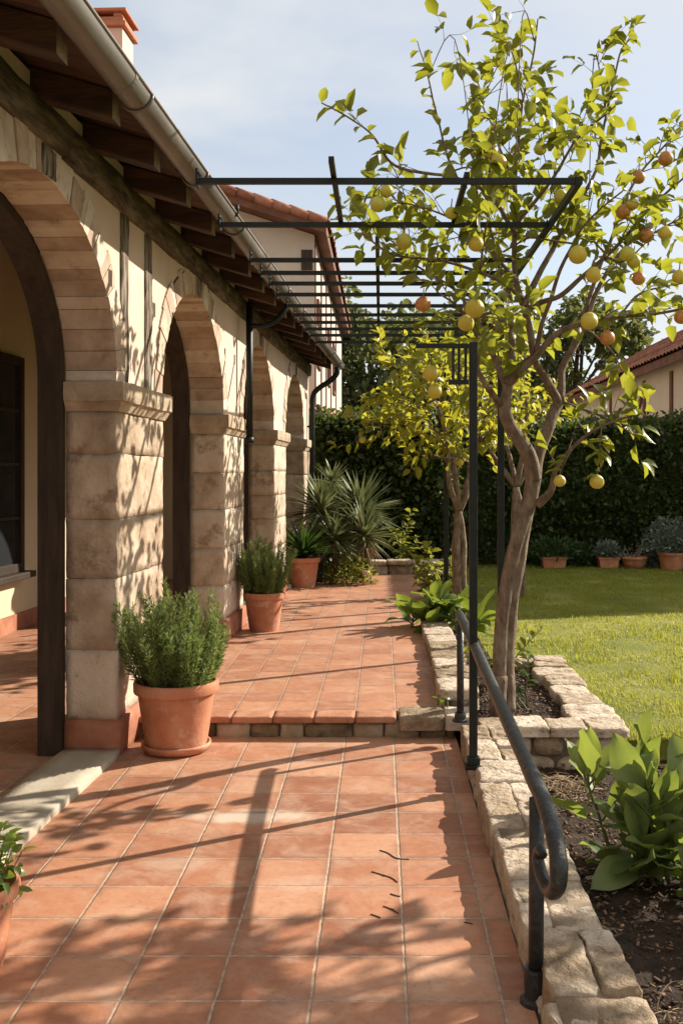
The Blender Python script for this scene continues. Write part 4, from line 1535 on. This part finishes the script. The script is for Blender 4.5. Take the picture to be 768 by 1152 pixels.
def grown_tree(name, label, base, fork, forks, crown_c, crown_r, nb, seed, r0, leaf_size, fruits, group, extra_trunk=True, tw=(.14, .4)):
    """a smaller fruit tree: bent trunk, a few limbs, branches that fill its crown"""
    T = Tree(seed)
    r = T.r
    base, fork = Vector(base), Vector(fork)
    T.limb([base - Vector((0, 0, .05)), base.lerp(fork, .35) + Vector((.015, .02, 0)), base.lerp(fork, .7) + Vector((-.02, 0, 0)), fork], r0, r0 * .72, 10, 6, 1, .02)
    if extra_trunk:
        T.limb([base + Vector((r0 * 1.1, .03, -.05)), base.lerp(fork, .4) + Vector((r0 * 1.3, .02, 0)), base.lerp(fork, .8) + Vector((r0 * .7, 0, 0)), fork], r0 * .7, r0 * .5, 8, 6, 1, .02)
    C, Rr = Vector(crown_c), Vector(crown_r)
    nodes = []
    for f in forks:
        f = Vector(f)
        pa, ra = T.limb([fork, fork.lerp(f, .5) + Vector((r.gauss(0, .05), r.gauss(0, .05), -.03)), f], r0 * .62, r0 * .3, 8, 6)
        nodes += [(pa[int(len(pa) * q)], ra[int(len(pa) * q)]) for q in (.5, .75, .97)]
    paths = []
    for i in range(nb):
        while True:
            q = Vector((r.uniform(-1, 1), r.uniform(-1, 1), r.uniform(-1, 1)))
            if q.length < 1:
                break
        q = q.normalized() * q.length ** .45
        e = C + Vector((q.x * Rr.x, q.y * Rr.y, q.z * Rr.z))
        a, ra_ = min(nodes, key=lambda nd: (nd[0] - e).length + r.uniform(0, .5))
        L = (e - a).length
        mid = a.lerp(e, .5) + Vector((r.gauss(0, .08), r.gauss(0, .08), L * .10))
        pa, ra = T.limb([a, mid, e], min(ra_ * .7, .016), .003, 6, 6, .7)
        T.dress(pa, ra, leaf_size, .10, .3, tw, .03, .9)
        T.shoot(pa, ra, leaf_size, .05, .6)
        paths.append(pa)
        if i % 3 == 0:
            nodes.append((pa[len(pa) // 2], ra[len(pa) // 2]))
    t = T.finish(name, label, base, group, 'leaf_backlit')
    for i in range(fruits):
        pa = r.choice(paths)
        p = pa[int(len(pa) * r.uniform(.6, .95))] + Vector((r.gauss(0, .03), r.gauss(0, .03), -.09))
        add_fruit(t, p, r.uniform(.036, .046), M[r.choice(['fruit_yellow', 'fruit_yellow', 'fruit_green', 'fruit_red'])])
    return t


grown_tree('fruit_tree', 'smaller forked fruit tree behind the broad leaved clump at the terrace edge', at(513, 690, 11), at(516, 575, 11),
           [at(505, 500, 10.8), at(527, 520, 11.2), at(545, 470, 11.3), at(490, 450, 10.7)], at(490, 448, 11), (.95, .95, .68), 48, 5, .06, .115, 4, 'fruit trees along the terrace')
grown_tree('fruit_tree', 'yellow green fruit tree on the lawn, half hidden behind the big double trunk', (1.80, 13.6, .03), (1.80, 13.6, 1.5),
           [(1.3, 13.5, 2.2), (2.1, 13.6, 2.2), (1.9, 13.3, 2.6), (1.6, 14.0, 2.4)], (1.62, 13.6, 2.7), (.85, .9, .8), 36, 8, .07, .11, 2, 'fruit trees along the terrace')
# two more stand just right of the picture and throw the leafy shade on the foreground
grown_tree('fruit_tree', 'fruit tree on the lawn right of the handrail, its shade falling over the near paving', (3.75, 5.55, .0), (3.75, 5.55, 1.6),
           [(3.4, 5.4, 2.3), (4.1, 5.6, 2.4), (3.75, 5.1, 2.4), (3.7, 5.8, 2.6)], (3.75, 5.48, 2.9), (1.0, .9, .85), 38, 14, .07, .13, 3, 'fruit trees along the terrace')


# ------------------------------------------------------------------ far trees and hedge
def far_tree(label, base, h, rad, seed, n, size, group='trees beyond the hedge', leafm='leaf_far'):
    rg = np.random.default_rng(seed)
    rr_ = random.Random(seed)
    t = thing('broadleaf_tree', label, 'tree', base, 0, group)
    mb = MB()
    mb.tube(spline([(0, 0, -.3), (rr_.uniform(-.2, .2), 0, h * .3), (rr_.uniform(-.3, .3), 0, h * .62), (0, 0, h * .9)], 5), [.22 * (1 - i / 17) + .03 for i in range(16)], 8)
    blobs = []
    for i in range(26):
        a, z = rr_.uniform(0, 6.28), rr_.uniform(.30, .97)
        q = rad * (1 - abs(z - .58) ** 1.6 * 1.9) * rr_.uniform(.25, .95)
        c = Vector((math.cos(a) * q, math.sin(a) * q, z * h))
        blobs.append((c, rr_.uniform(.22, .42) * rad))
        mb.tube([(0, 0, max(.2, z * .72) * h), c * .6 + Vector((0, 0, .3 * z * h)), c], [.06, .04, .015], 5, cap=False)
    mb.build('trunk', M['bark_dark'], t, smooth=True)
    k = rg.integers(0, len(blobs), n)
    C = np.array([tuple(b[0]) for b in blobs])[k]
    B_ = np.array([b[1] for b in blobs])[k][:, None]
    d = nrm(rg.normal(size=(n, 3)))
    P = C + d * B_ * (rg.random((n, 1)) ** .45) * np.array([[1.1, 1.1, .85]])
    D = nrm(d + rg.normal(0, .6, (n, 3)) + np.array([[0, 0, -.2]]))
    Nn = nrm(rg.normal(0, .6, (n, 3)) + np.array([[0, 0, .8]]))
    L = rg.uniform(.6, 1.3, n) * size
    leaves('foliage', P, D, Nn, L, L * .6, M[leafm], t)
    return t


far_tree('dark rounded tree between the white house and the fruit trees', (-.6, 41, -.3), 9.6, 3.4, 1, 6000, .34)
far_tree('pale hazy tree directly behind the pergola', (2.0, 46, -.3), 8.6, 3.2, 2, 5000, .34)
far_tree('green tree behind the crown of the big fruit tree', (4.6, 48, -.3), 9.4, 3.5, 3, 5000, .34)
far_tree('grey green tree rising over the roof of the low cottage', (8.6, 44, -.3), 9.4, 3.4, 4, 6500, .34)


def hedge(label, x0, x1, y0, y1, z0, z1, seed, n, size):
    rg = np.random.default_rng(seed)
    t = thing('hedge', label, 'hedge', ((x0 + x1) / 2, (y0 + y1) / 2, z0), 0)
    ox, oy, oz = t.location
    core = MB()
    nx, nz = int((x1 - x0) / .25), int((z1 - z0) / .25)

    def bulge(X, Z):
        return .16 * mnoise.noise(Vector((X * .9 + seed, Z * 1.1, 0))) + .09 * mnoise.noise(Vector((X * 2.6, Z * 2.6, seed)))

    def top(X, Yv):
        return .14 * mnoise.noise(Vector((X * .8, Yv, seed + 5))) + .08 * mnoise.noise(Vector((X * 2.5, Yv * 2, seed)))
    vs_ = []
    for j in range(nz + 1):
        for i in range(nx + 1):
            X, Z = x0 + (x1 - x0) * i / nx, z0 + (z1 - z0 - .15) * j / nz
            vs_.append((X - ox, y0 + .22 + bulge(X, Z) - oy, Z - oz))
    core.add(vs_, [(j * (nx + 1) + i, j * (nx + 1) + i + 1, (j + 1) * (nx + 1) + i + 1, (j + 1) * (nx + 1) + i) for j in range(nz) for i in range(nx)])
    core.box((x0 + .2 - ox, y0 + .45 - oy, z0 - oz), (x1 - .2 - ox, y1 - .2 - oy, z1 - .22 - oz))
    core.build('branches', M['leaf_hedge'], t, smooth=True)
    P, D = [], []
    for i in range(n):
        X = rg.uniform(x0, x1)
        if rg.random() < .68:
            Z = z0 + (z1 - z0) * rg.random()
            p = (X, y0 + bulge(X, Z) + rg.normal(.05, .11), Z + (top(X, y0) if Z > z1 - .4 else 0))
            d = (rg.normal(0, .6), -1 + rg.normal(0, .5), rg.normal(0, .6))
        else:
            Yv = rg.uniform(y0, y1)
            p = (X, Yv, z1 + top(X, Yv) - abs(rg.normal(0, .09)) + (rg.random() < .16) * rg.uniform(0, .2))
            d = (rg.normal(0, .7), rg.normal(0, .7), 1)
        P.append((p[0] - ox, p[1] - oy, p[2] - oz))
        D.append(d)
    P, D = np.array(P), np.array(D)
    L = rg.uniform(.6, 1.35, n) * size
    leaves('foliage', P, D, nrm(rg.normal(0, .7, (n, 3)) + np.array([[0, -.4, .7]])), L, L * .55, M['leaf_hedge'], t)
    return t


hedge('long dark clipped hedge behind the lawn and the row of planters', 1.3, 6.3, 18.5, 19.5, 0, 2.62, 3, 15000, .10)
hedge('loose leafy hedge at the end of the terrace under the porch roof', -1.25, 1.35, 17.3, 18.4, 0, 2.62, 8, 11000, .11)


# ------------------------------------------------------------------ pots and plants
def pot(t, r_top, h, mat='pot', saucer=False, seed=0):
    rb = r_top * .70
    lip = h * .17
    mb = MB()
    prof = [(.001, .0), (rb * .98, .0), (rb, .012)]
    for i in range(6):
        q = (i + 1) / 6
        prof.append((rb + (r_top * .90 - rb) * q ** .9, .012 + (h - lip - .012) * q))
    prof += [(r_top * .985, h - lip + .004), (r_top, h - lip + .014), (r_top * 1.005, h - .014), (r_top * .985, h), (r_top * .93, h + .001), (r_top * .91, h - .02), (r_top * .88, h - .07)]
    mb.lathe(prof, 40, (0, 0, 0), 0, .006, seed)
    p = mb.build('pot', M[mat], t, smooth=True)
    em = p.modifiers.new('edge', 'EDGE_SPLIT')
    em.split_angle = R(55)
    if saucer:
        mb = MB()
        mb.lathe([(.001, -.002), (rb * 1.08, -.002), (rb * 1.17, .03), (rb * 1.17, .042), (rb * 1.10, .042), (rb * 1.04, .02), (.001, .02)], 40, (0, 0, 0), 0, .006, seed + 4)
        mb.build('saucer', M[mat], p, smooth=True)
        p.location.z = .012
    mb = MB()
    mb.lathe([(.001, h - .045), (r_top * .4, h - .04), (r_top * .9, h - .05)], 24)
    mb.build('soil', M['soil'], t, smooth=True)
    return p


def rosemary(t, r_top, h, hh, spread, seed, ns=95):
    rr_ = random.Random(seed)
    st = MB()
    P, D, L, W = [], [], [], []
    for i in range(ns):
        a = rr_.uniform(0, 6.283)
        q = math.sqrt(rr_.random())
        base = Vector((math.cos(a) * q * r_top * .72, math.sin(a) * q * r_top * .72, h - .05))
        outw = Vector((math.cos(a), math.sin(a), 0))
        ln = hh * rr_.uniform(.55, 1.1) * (1.0 - .25 * q) + .04
        v = (Vector((0, 0, 1)) + outw * q * spread * rr_.uniform(.5, 1.25) + Vector((rr_.gauss(0, .10), rr_.gauss(0, .10), 0))).normalized()
        p = base.copy()
        pts = [p.copy()]
        n_ = 14
        for s in range(n_):
            v = (v + Vector((rr_.gauss(0, .05), rr_.gauss(0, .05), .055 - .01 * q))).normalized()
            p = p + v * ln / n_
            pts.append(p.copy())
            t_ = s / n_
            if t_ < .12:
                continue
            for _ in range(15):
                b = p - v * (ln / n_) * rr_.random()
                sd = v.cross(Vector((rr_.gauss(0, 1), rr_.gauss(0, 1), rr_.gauss(0, 1)))).normalized()
                P.append(b)
                D.append(v * rr_.uniform(.5, 1.1) + sd * rr_.uniform(.5, .9))
                ll = rr_.uniform(.036, .062) * (1.05 - .35 * t_) * (h / .4)
                L.append(ll)
                W.append(.0046 * (h / .4))
        st.tube(pts, [.0035 * (1 - .6 * i / n_) for i in range(n_ + 1)], 4, cap=False)
    st.build('stems', M['stem'], t, smooth=True)
    n = len(P)
    Nn = np.random.default_rng(seed).normal(size=(n, 3))
    leaves('foliage', np.array([tuple(p) for p in P]), np.array([tuple(p) for p in D]), Nn, np.array(L), np.array(W), M['needle'], t, fold=0.1, droop=.05, shape=(.3, .8, .5, .5))


p1 = thing('potted_rosemary', 'large potted rosemary on a saucer against the nearest stone pillar', 'potted plant', (-1.225, 6.14, 0), 0, 'potted rosemary bushes by the pillars')
pot(p1, .252, .41, saucer=True, seed=1)
rosemary(p1, .252, .41, .62, .68, 31, 112)
p2 = thing('potted_rosemary', 'smaller potted rosemary on the upper terrace by the second pillar', 'potted plant', (-1.145, 10.05, STEP_Z), .4, 'potted rosemary bushes by the pillars')
pot(p2, .205, .375, seed=2)
rosemary(p2, .205, .375, .58, .7, 33, 95)


def blades(t, name, c, n, Lr, W, mat, seed, el=(.2, 1.45), droop=.25, parent=None):
    """a rosette of long pointed leaves"""
    rg = np.random.default_rng(seed)
    P, D, Nn, L = [], [], [], []
    for i in range(n):
        a = rg.uniform(0, 6.283)
        e = rg.uniform(*el)
        d = np.array([math.cos(a) * math.cos(e), math.sin(a) * math.cos(e), math.sin(e)])
        P.append(np.array(c) + d * .02)
        D.append(d)
        Nn.append(np.array([-math.cos(a) * math.sin(e), -math.sin(a) * math.sin(e), math.cos(e)]) + rg.normal(0, .15, 3))
        L.append(rg.uniform(*Lr))
    n = len(P)
    return leaves(name, np.array(P), np.array(D), np.array(Nn), np.array(L), np.full(n, W) * rg.uniform(.8, 1.2, n), mat, parent or t, fold=.15, droop=droop, shape=(.25, .65, .5, .40))


p3 = thing('potted_lily', 'terracotta pot of dark strap leaves beside the yuccas', 'potted plant', (-1.06, 14.0, STEP_Z), 0)
pot(p3, .235, .40, seed=3)
blades(p3, 'foliage', (0, 0, .36), 110, (.38, .72), .045, M['strap'], 3, (.45, 1.5), .35)

p0 = thing('potted_herb', 'small bright green herb in a pot at the left edge of the near paving', 'potted plant', (-1.385, 3.38, 0), 0)
pot(p0, .185, .30, seed=4)
rg = np.random.default_rng(44)
n = 420
d = nrm(rg.normal(size=(n, 3)) + np.array([[0, 0, .5]]))
Pp = np.array([[0, 0, .34]]) + d * np.array([[.20, .20, .15]]) * (rg.random((n, 1)) ** .4)
st = MB()
for i in range(0, n, 6):
    st.tube([(Pp[i, 0] * .25, Pp[i, 1] * .25, .26), (Pp[i, 0] * .8, Pp[i, 1] * .8, .30), tuple(Pp[i])], .0022, 4, cap=False)
st.build('stems', M['stem'], p0)
leaves('foliage', Pp, nrm(d + rg.normal(0, .5, (n, 3))), nrm(rg.normal(0, .5, (n, 3)) + np.array([[0, 0, 1]])), rg.uniform(.03, .055, n), rg.uniform(.02, .036, n), M['broad'], p0)

# yuccas
for i, (px, py, Yd, zb, lab, n, Lr) in enumerate([
        (362, 578, 14.6, .12, 'spiky yucca head on a short trunk close to the wall and downpipe', 120, (.40, .66)),
        (406, 578, 15.0, .12, 'tallest and fullest spiky yucca, right of the potted strap leaves', 150, (.42, .74)),
        (410, 606, 14.5, .12, 'low yucca with dry drooping blades in front of the tallest one', 105, (.4, .66)),
        (374, 545, 15.6, .12, 'small thin yucca head sticking up beside the downpipe', 45, (.3, .5)),
        (375, 610, 14.3, .12, 'low dark yucca behind the potted strap leaves', 70, (.35, .55))]):
    top_ = at(px, py, Yd)
    t = thing('yucca_plant', lab, 'plant', (top_.x, Yd, zb), 0, 'yuccas at the end of the terrace')
    mb = MB()
    h = top_.z - zb
    mb.tube(spline([(-.05, 0, -.05), (.03, .02, h * .5), (0, 0, h)], 6), [.045] * 13, 9)
    mb.build('trunk', M['bark_dark'], t, smooth=True)
    blades(t, 'foliage', (0, 0, h), int(n * 1.5), Lr, .046, M['yucca'], 60 + i, (-.35, 1.45), .18)
    if i in (0, 1, 2):
        blades(t, 'dry_leaves', (0, 0, h - .06), 40, (.28, .5), .03, M['straw'], 80 + i, (-1.2, -.3), .2)


def bush(name, label, base, r3, n, size, mat, seed, cat='plant', group=None, aspect=.5, stems=20, shape=(.32, .72, .5, .42), lift=.5, parent=None, stem_mat='stem'):
    rg = np.random.default_rng(seed)
    t = parent or thing(name, label, cat, base, 0, group)
    d = nrm(rg.normal(size=(n, 3)))
    d[:, 2] = np.abs(d[:, 2])
    Pp = d * np.array([r3]) * (rg.random((n, 1)) ** .4)
    z0 = 0.0 if parent is None else base[2]
    Pp[:, 2] += z0 + .02
    st = MB()
    for i in range(stems):
        e = Pp[rg.integers(0, n)]
        st.tube([(e[0] * .2, e[1] * .2, z0 - .02), (e[0] * .7, e[1] * .7, z0 + (e[2] - z0) * .55), tuple(e)], .004, 4, cap=False)
    st.build('stems', M[stem_mat], t)
    L = rg.uniform(.6, 1.3, n) * size
    leaves('foliage', Pp, nrm(d + rg.normal(0, .45, (n, 3)) + np.array([[0, 0, lift * .4]])), nrm(rg.normal(0, .5, (n, 3)) + np.array([[0, 0, 1]])), L, L * aspect, mat, t, shape=shape)
    return t


bush('low_shrub', 'variegated low shrub under the yuccas', (-.42, 14.3, .12), (.36, .3, .42), 520, .075, M['lime'], 5, group='low shrubs at the end of the terrace')
bush('low_shrub', 'dark leafy shrub between the yuccas and the wall', (-.85, 15.0, .12), (.5, .4, .5), 620, .085, M['fern'], 6, group='low shrubs at the end of the terrace')
bush('low_shrub', 'small dark shrub filling the gap behind the potted strap leaves', (-.95, 14.75, .12), (.3, .3, .35), 300, .075, M['fern'], 7, group='low shrubs at the end of the terrace')
c = thing('clay_pot', 'tiny pale clay pot standing at the foot of the yuccas', 'pot', (at(411, 655, 14.2).x, 14.2, STEP_Z))
mb = MB()
mb.lathe([(.001, 0), (.05, 0), (.055, .15), (.062, .16), (.062, .2), (.05, .2), (.045, .12), (.001, .11)], 20)
mb.build('body', M['white_pot'], c, smooth=True)


def sprigs(label, base, hs_, seed, mat='lime', size=.08, spread=.25, group=None, name='leafy_stems'):
    rr_ = random.Random(seed)
    t = thing(name, label, 'plant', base, 0, group)
    st = MB()
    P, D, L = [], [], []
    for h in hs_:
        a = rr_.uniform(0, 6.28)
        v = Vector((math.cos(a) * spread, math.sin(a) * spread, 1)).normalized()
        p = Vector((rr_.gauss(0, .06), rr_.gauss(0, .06), -.02))
        pts = [p.copy()]
        ns = max(4, int(h / .045))
        for s in range(ns):
            v = (v + Vector((rr_.gauss(0, .12), rr_.gauss(0, .12), .03))).normalized()
            p = p + v * h / ns
            pts.append(p.copy())
            if s > 1:
                for _ in range(2):
                    sd = v.cross(Vector((rr_.gauss(0, 1), rr_.gauss(0, 1), rr_.gauss(0, 1)))).normalized()
                    P.append(tuple(p))
                    D.append(tuple(v * .4 + sd))
                    L.append(size * rr_.uniform(.6, 1.25))
        st.tube(pts, [.006 * (1 - .6 * i / ns) for i in range(ns + 1)], 5, cap=False)
    st.build('stems', M['stem'], t, smooth=True)
    n = len(P)
    rg = np.random.default_rng(seed)
    leaves('foliage', np.array(P), np.array(D), nrm(rg.normal(0, .5, (n, 3)) + np.array([[0, 0, 1]])), np.array(L), np.array(L) * .55, M[mat], t)
    return t


sprigs('yellow green leafy stems behind the far low wall', (.42, 16.3, .1), (1.05, .8, .6, .5, .7), 3, 'lime', .13, .3)
sprigs('bright leafy stems at the foot of the smaller fruit tree', (.62, 12.6, .1), (.75, .6, .5, .8, .45, .6, .55), 4, 'lime', .12, .45)
sprigs('lime green stems in front of the big double trunk', (.86, 7.75, .06), (.5, .42, .36, .55, .3, .4), 6, 'lime', .085, .4)
sprigs('dark trailing leaves right of the big double trunk', (1.02, 7.0, .06), (.34, .28, .42, .3, .22), 9, 'fern', .075, .7)
sprigs('little weed in the mulch at the corner of the near bed', (.98, 2.88, -.12), (.12, .1, .14, .09, .1), 12, 'broad', .05, .6, name='garden_weed')
sprigs('tiny weed sprouting at the left corner of the planter', (.47, 6.72, .13), (.09, .08, .1), 13, 'broad', .05, .6, name='garden_weed')


def broad_plant(label, base, n, Lr, wf, mat, seed, el=(.15, 1.35), stemL=(.1, .35), group='broad leaved clumps in the beds', spread=.08, ns=7, hs=(.12, .42), bendr=(.0, .085)):
    """a clump of big paddle leaves, each on its own stalk"""
    rg = np.random.default_rng(seed)
    t = thing('broadleaf_plant', label, 'plant', base, 0, group)
    st = MB()
    V_, T_, Q_, o = [], [], [], 0
    stems_ = []
    for i in range(ns):
        a = 6.283 * i / ns + rg.uniform(-.4, .4)
        s0 = Vector((rg.normal(0, spread), rg.normal(0, spread), -.03))
        hh = rg.uniform(*hs)
        top = s0 + Vector((math.cos(a) * hh * .38, math.sin(a) * hh * .38, hh))
        st.tube(spline([s0, s0.lerp(top, .5) + Vector((0, 0, .02)), top], 4), [.010] * 4 + [.007] * 5, 6, cap=False)
        stems_.append((s0, top, a))
    for i in range(n):
        s0, top, ax = stems_[i % ns]
        lv = rg.uniform(0, 1) ** .6
        a = rg.uniform(0, 6.283)
        e = el[0] + (el[1] - el[0]) * min(1, max(0, lv * .75 + rg.uniform(-.2, .3)))
        d = Vector((math.cos(a) * math.cos(e), math.sin(a) * math.cos(e), math.sin(e)))
        q0 = s0.lerp(top, lv)
        p2_ = q0 + d * rg.uniform(.03, .09)
        st.tube([q0, p2_], [.006, .0045], 5, cap=False)
        # leaf: a curved paddle 5 x 8 grid
        L, W = rg.uniform(*Lr), 0
        W = L * wf * rg.uniform(.85, 1.15)
        dirv = (d + Vector((0, 0, rg.uniform(-.1, .35)))).normalized()
        side = dirv.cross(Vector((rg.normal(0, .35), rg.normal(0, .35), 1))).normalized()
        up = side.cross(dirv)
        p = p2_.copy()
        nl, nw = 8, 4
        bend = rg.uniform(*bendr)
        wav = rg.uniform(0, 6.28)
        vs_ = []
        for j in range(nl + 1):
            tt = j / nl
            half = W * .5 * (math.sin(math.pi * min(1, tt * .97 + .02) ** .82) ** .8) + .001
            if j == nl:
                half = .002
            for i2 in range(nw + 1):
                u = -1 + 2 * i2 / nw
                q = p + side * u * half + up * (abs(u) * half * .32 + .010 * math.sin(wav + tt * 9 + u * 2) * abs(u))
                vs_.append(tuple(q))
            dirv = (dirv - up * bend).normalized()
            up = side.cross(dirv)
            p = p + dirv * L / nl
        V_ += vs_
        Q_ += [(o + j * (nw + 1) + i2, o + j * (nw + 1) + i2 + 1, o + (j + 1) * (nw + 1) + i2 + 1, o + (j + 1) * (nw + 1) + i2) for j in range(nl) for i2 in range(nw)]
        o += len(vs_)
    st.build('stalks', M['stem'], t, smooth=True)
    np_mesh('foliage', np.array(V_), [np.array(Q_)], mat, t)
    return t


broad_plant('big clump of felted paddle leaves in the near bed beside the handrail scroll', (1.17, 4.5, -.11), 104, (.17, .28), .50, M['broad_grey'], 21, (.0, 1.45), spread=.07, ns=9, hs=(.16, .52))
broad_plant('second clump of paddle leaves at the right edge of the near bed', (1.42, 4.05, -.11), 40, (.17, .26), .5, M['broad_grey'], 25, (-.1, 1.3), ns=6, hs=(.1, .34))
broad_plant('glossy broad leaved clump spilling over the upper terrace edge', (.56, 10.1, .15), 80, (.22, .38), .40, M['broad'], 23, (-.1, 1.35), spread=.12, ns=8, hs=(.06, .26), bendr=(.03, .14))

# dry stems pile in the near bed
rr_ = random.Random(77)
mb = MB()
for i in range(150):
    a = rr_.uniform(0, 6.28)
    p = Vector((rr_.gauss(0, .10), rr_.gauss(0, .13), rr_.uniform(0, .05)))
    v = Vector((math.cos(a), math.sin(a), rr_.uniform(-.1, .8)))
    pts = [p.copy()]
    for s in range(6):
        v = (v + Vector((rr_.gauss(0, .25), rr_.gauss(0, .25), -.16))).normalized()
        p = p + v * .032
        p.z = max(.0, p.z)
        pts.append(p.copy())
    mb.tube(pts, [.0028 * (1 - .1 * s) for s in range(7)], 4, cap=False)
o = mb.build('dry_stems', M['straw'], smooth=True, loc=(.98, 5.72, -.12))
tag(o, 'tangle of dead dry stems on the mulch below the planter front', 'dead plant')
for (bx, by, sc_, lab) in ((1.0, 3.15, .8, 'straw coloured dead grass tuft at the near right of the bed'), (1.55, 6.18, .7, 'brown dead tuft at the lawn edge beyond the felted leaves')):
    o2 = o.copy()
    COL.objects.link(o2)
    o2.location = (bx, by, -.12)
    o2.scale = (sc_, sc_, sc_)
    o2.rotation_euler = (0, 0, bx * 5)
    o2['label'] = lab

# fallen twigs on the paving
for i, (pts, lab) in enumerate([([(427, 957), (436, 960), (446, 966), (460, 967)], 'long pale twig fallen across a joint of the near paving'),
                                ([(418, 981), (428, 984), (440, 988), (447, 993)], 'dark curled twig below the long pale one'),
                                ([(431, 1020), (437, 1022), (443, 1025), (448, 1028)], 'short dark forked twig nearest the camera'),
                                ([(417, 1029), (423, 1031), (428, 1033)], 'dark crumb of twig left of the forked one'),
                                ([(439, 1006), (445, 1008), (450, 1009)], 'tiny dark twig between the curled and the forked one'),
                                ([(522, 1038), (527, 1039), (531, 1040)], 'tiny twig out by the wall shadow')]):
    mb = MB()
    P3 = []
    for j, (px, py) in enumerate(pts):
        Yg = CAM_Z * FPX / (py - PY0)
        P3.append(Vector(((px - PX0) * Yg / FPX, Yg, .0022)))
    c0 = P3[0].copy()
    mb.tube(spline([p - c0 for p in P3], 4), .0026, 5)
    if i in (1, 2):
        m_ = P3[1] - c0
        mb.tube([m_, m_ + Vector((.02, -.02, .003))], .0018, 5)
    o = mb.build('fallen_twig', M['bark_dark'], smooth=True, loc=c0)
    tag(o, lab, 'twig', 'twigs fallen on the paving')


# planters along the hedge
def trough(t, w, d, h, mat='pot'):
    mb = MB()
    e = .84

    def ring(sx, sy, z):
        return [(-w / 2 * sx, -d / 2 * sy, z), (w / 2 * sx, -d / 2 * sy, z), (w / 2 * sx, d / 2 * sy, z), (-w / 2 * sx, d / 2 * sy, z)]
    R_ = [ring(e, e, 0), ring(.97, .97, h * .8), ring(1.04, 1.05, h * .8), ring(1.05, 1.06, h), ring(.95, .92, h), ring(.93, .9, h - .05)]
    vs_ = [p for q in R_ for p in q]
    fc = [(i * 4 + k, i * 4 + (k + 1) % 4, (i + 1) * 4 + (k + 1) % 4, (i + 1) * 4 + k) for i in range(5) for k in range(4)]
    fc.append((3, 2, 1, 0))
    fc.append((20, 21, 22, 23))
    mb.add(vs_, fc)
    return mb.build('pot', M[mat], t, bevel=.006)


LZ = .03
t = thing('planted_trough', 'long terracotta trough with dark ferns, leftmost under the hedge', 'planter', (at(622, 637, 18).x, 18.0, LZ), 0)
trough(t, .44, .26, .19)
bush('', '', (0, 0, .17), (.5, .28, .34), 500, .10, M['fern'], 51, parent=t, aspect=.34)
t = thing('planted_trough', 'square terracotta planter with blue grey succulent leaves under the hedge', 'planter', (at(683, 637, 18).x, 18.0, LZ), 0)
trough(t, .36, .3, .19)
bush('', '', (0, 0, .18), (.26, .2, .24), 320, .085, M['bluegrey'], 52, parent=t, aspect=.5)
t = thing('planted_trough', 'wide clay bowl with sparse twigs between the blue grey planter and the big pot', 'planter', (at(713, 637, 17.9).x, 17.9, LZ), 0)
mb = MB()
mb.lathe([(.001, 0), (.16, 0), (.2, .09), (.225, .16), (.235, .165), (.235, .2), (.21, .2), (.2, .16), (.001, .15)], 28)
mb.build('pot', M['pot'], t, smooth=True)
bush('', '', (0, 0, .15), (.25, .2, .26), 60, .05, M['bluegrey'], 53, parent=t, stems=40, stem_mat='straw')
t = thing('planted_trough', 'big round terracotta pot with silvery bushy plant at the right end of the hedge', 'planter', (at(755, 640, 17.6).x, 17.6, LZ), 0)
pot(t, .25, .30, seed=8)
bush('', '', (0, 0, .28), (.46, .36, .62), 900, .085, M['bluegrey'], 54, parent=t, aspect=.42)
bush('fern_plant', 'dark fern growing in the ground between the trough and the square planter', (at(652, 637, 18.2).x, 18.2, LZ), (.3, .2, .36), 420, .11, M['fern'], 55, aspect=.3)
bush('low_shrub', 'pale grey green shrub left of the big round pot at the right edge', (at(735, 637, 18.2).x, 18.25, LZ), (.3, .2, .72), 520, .08, M['bluegrey'], 56, group=None)
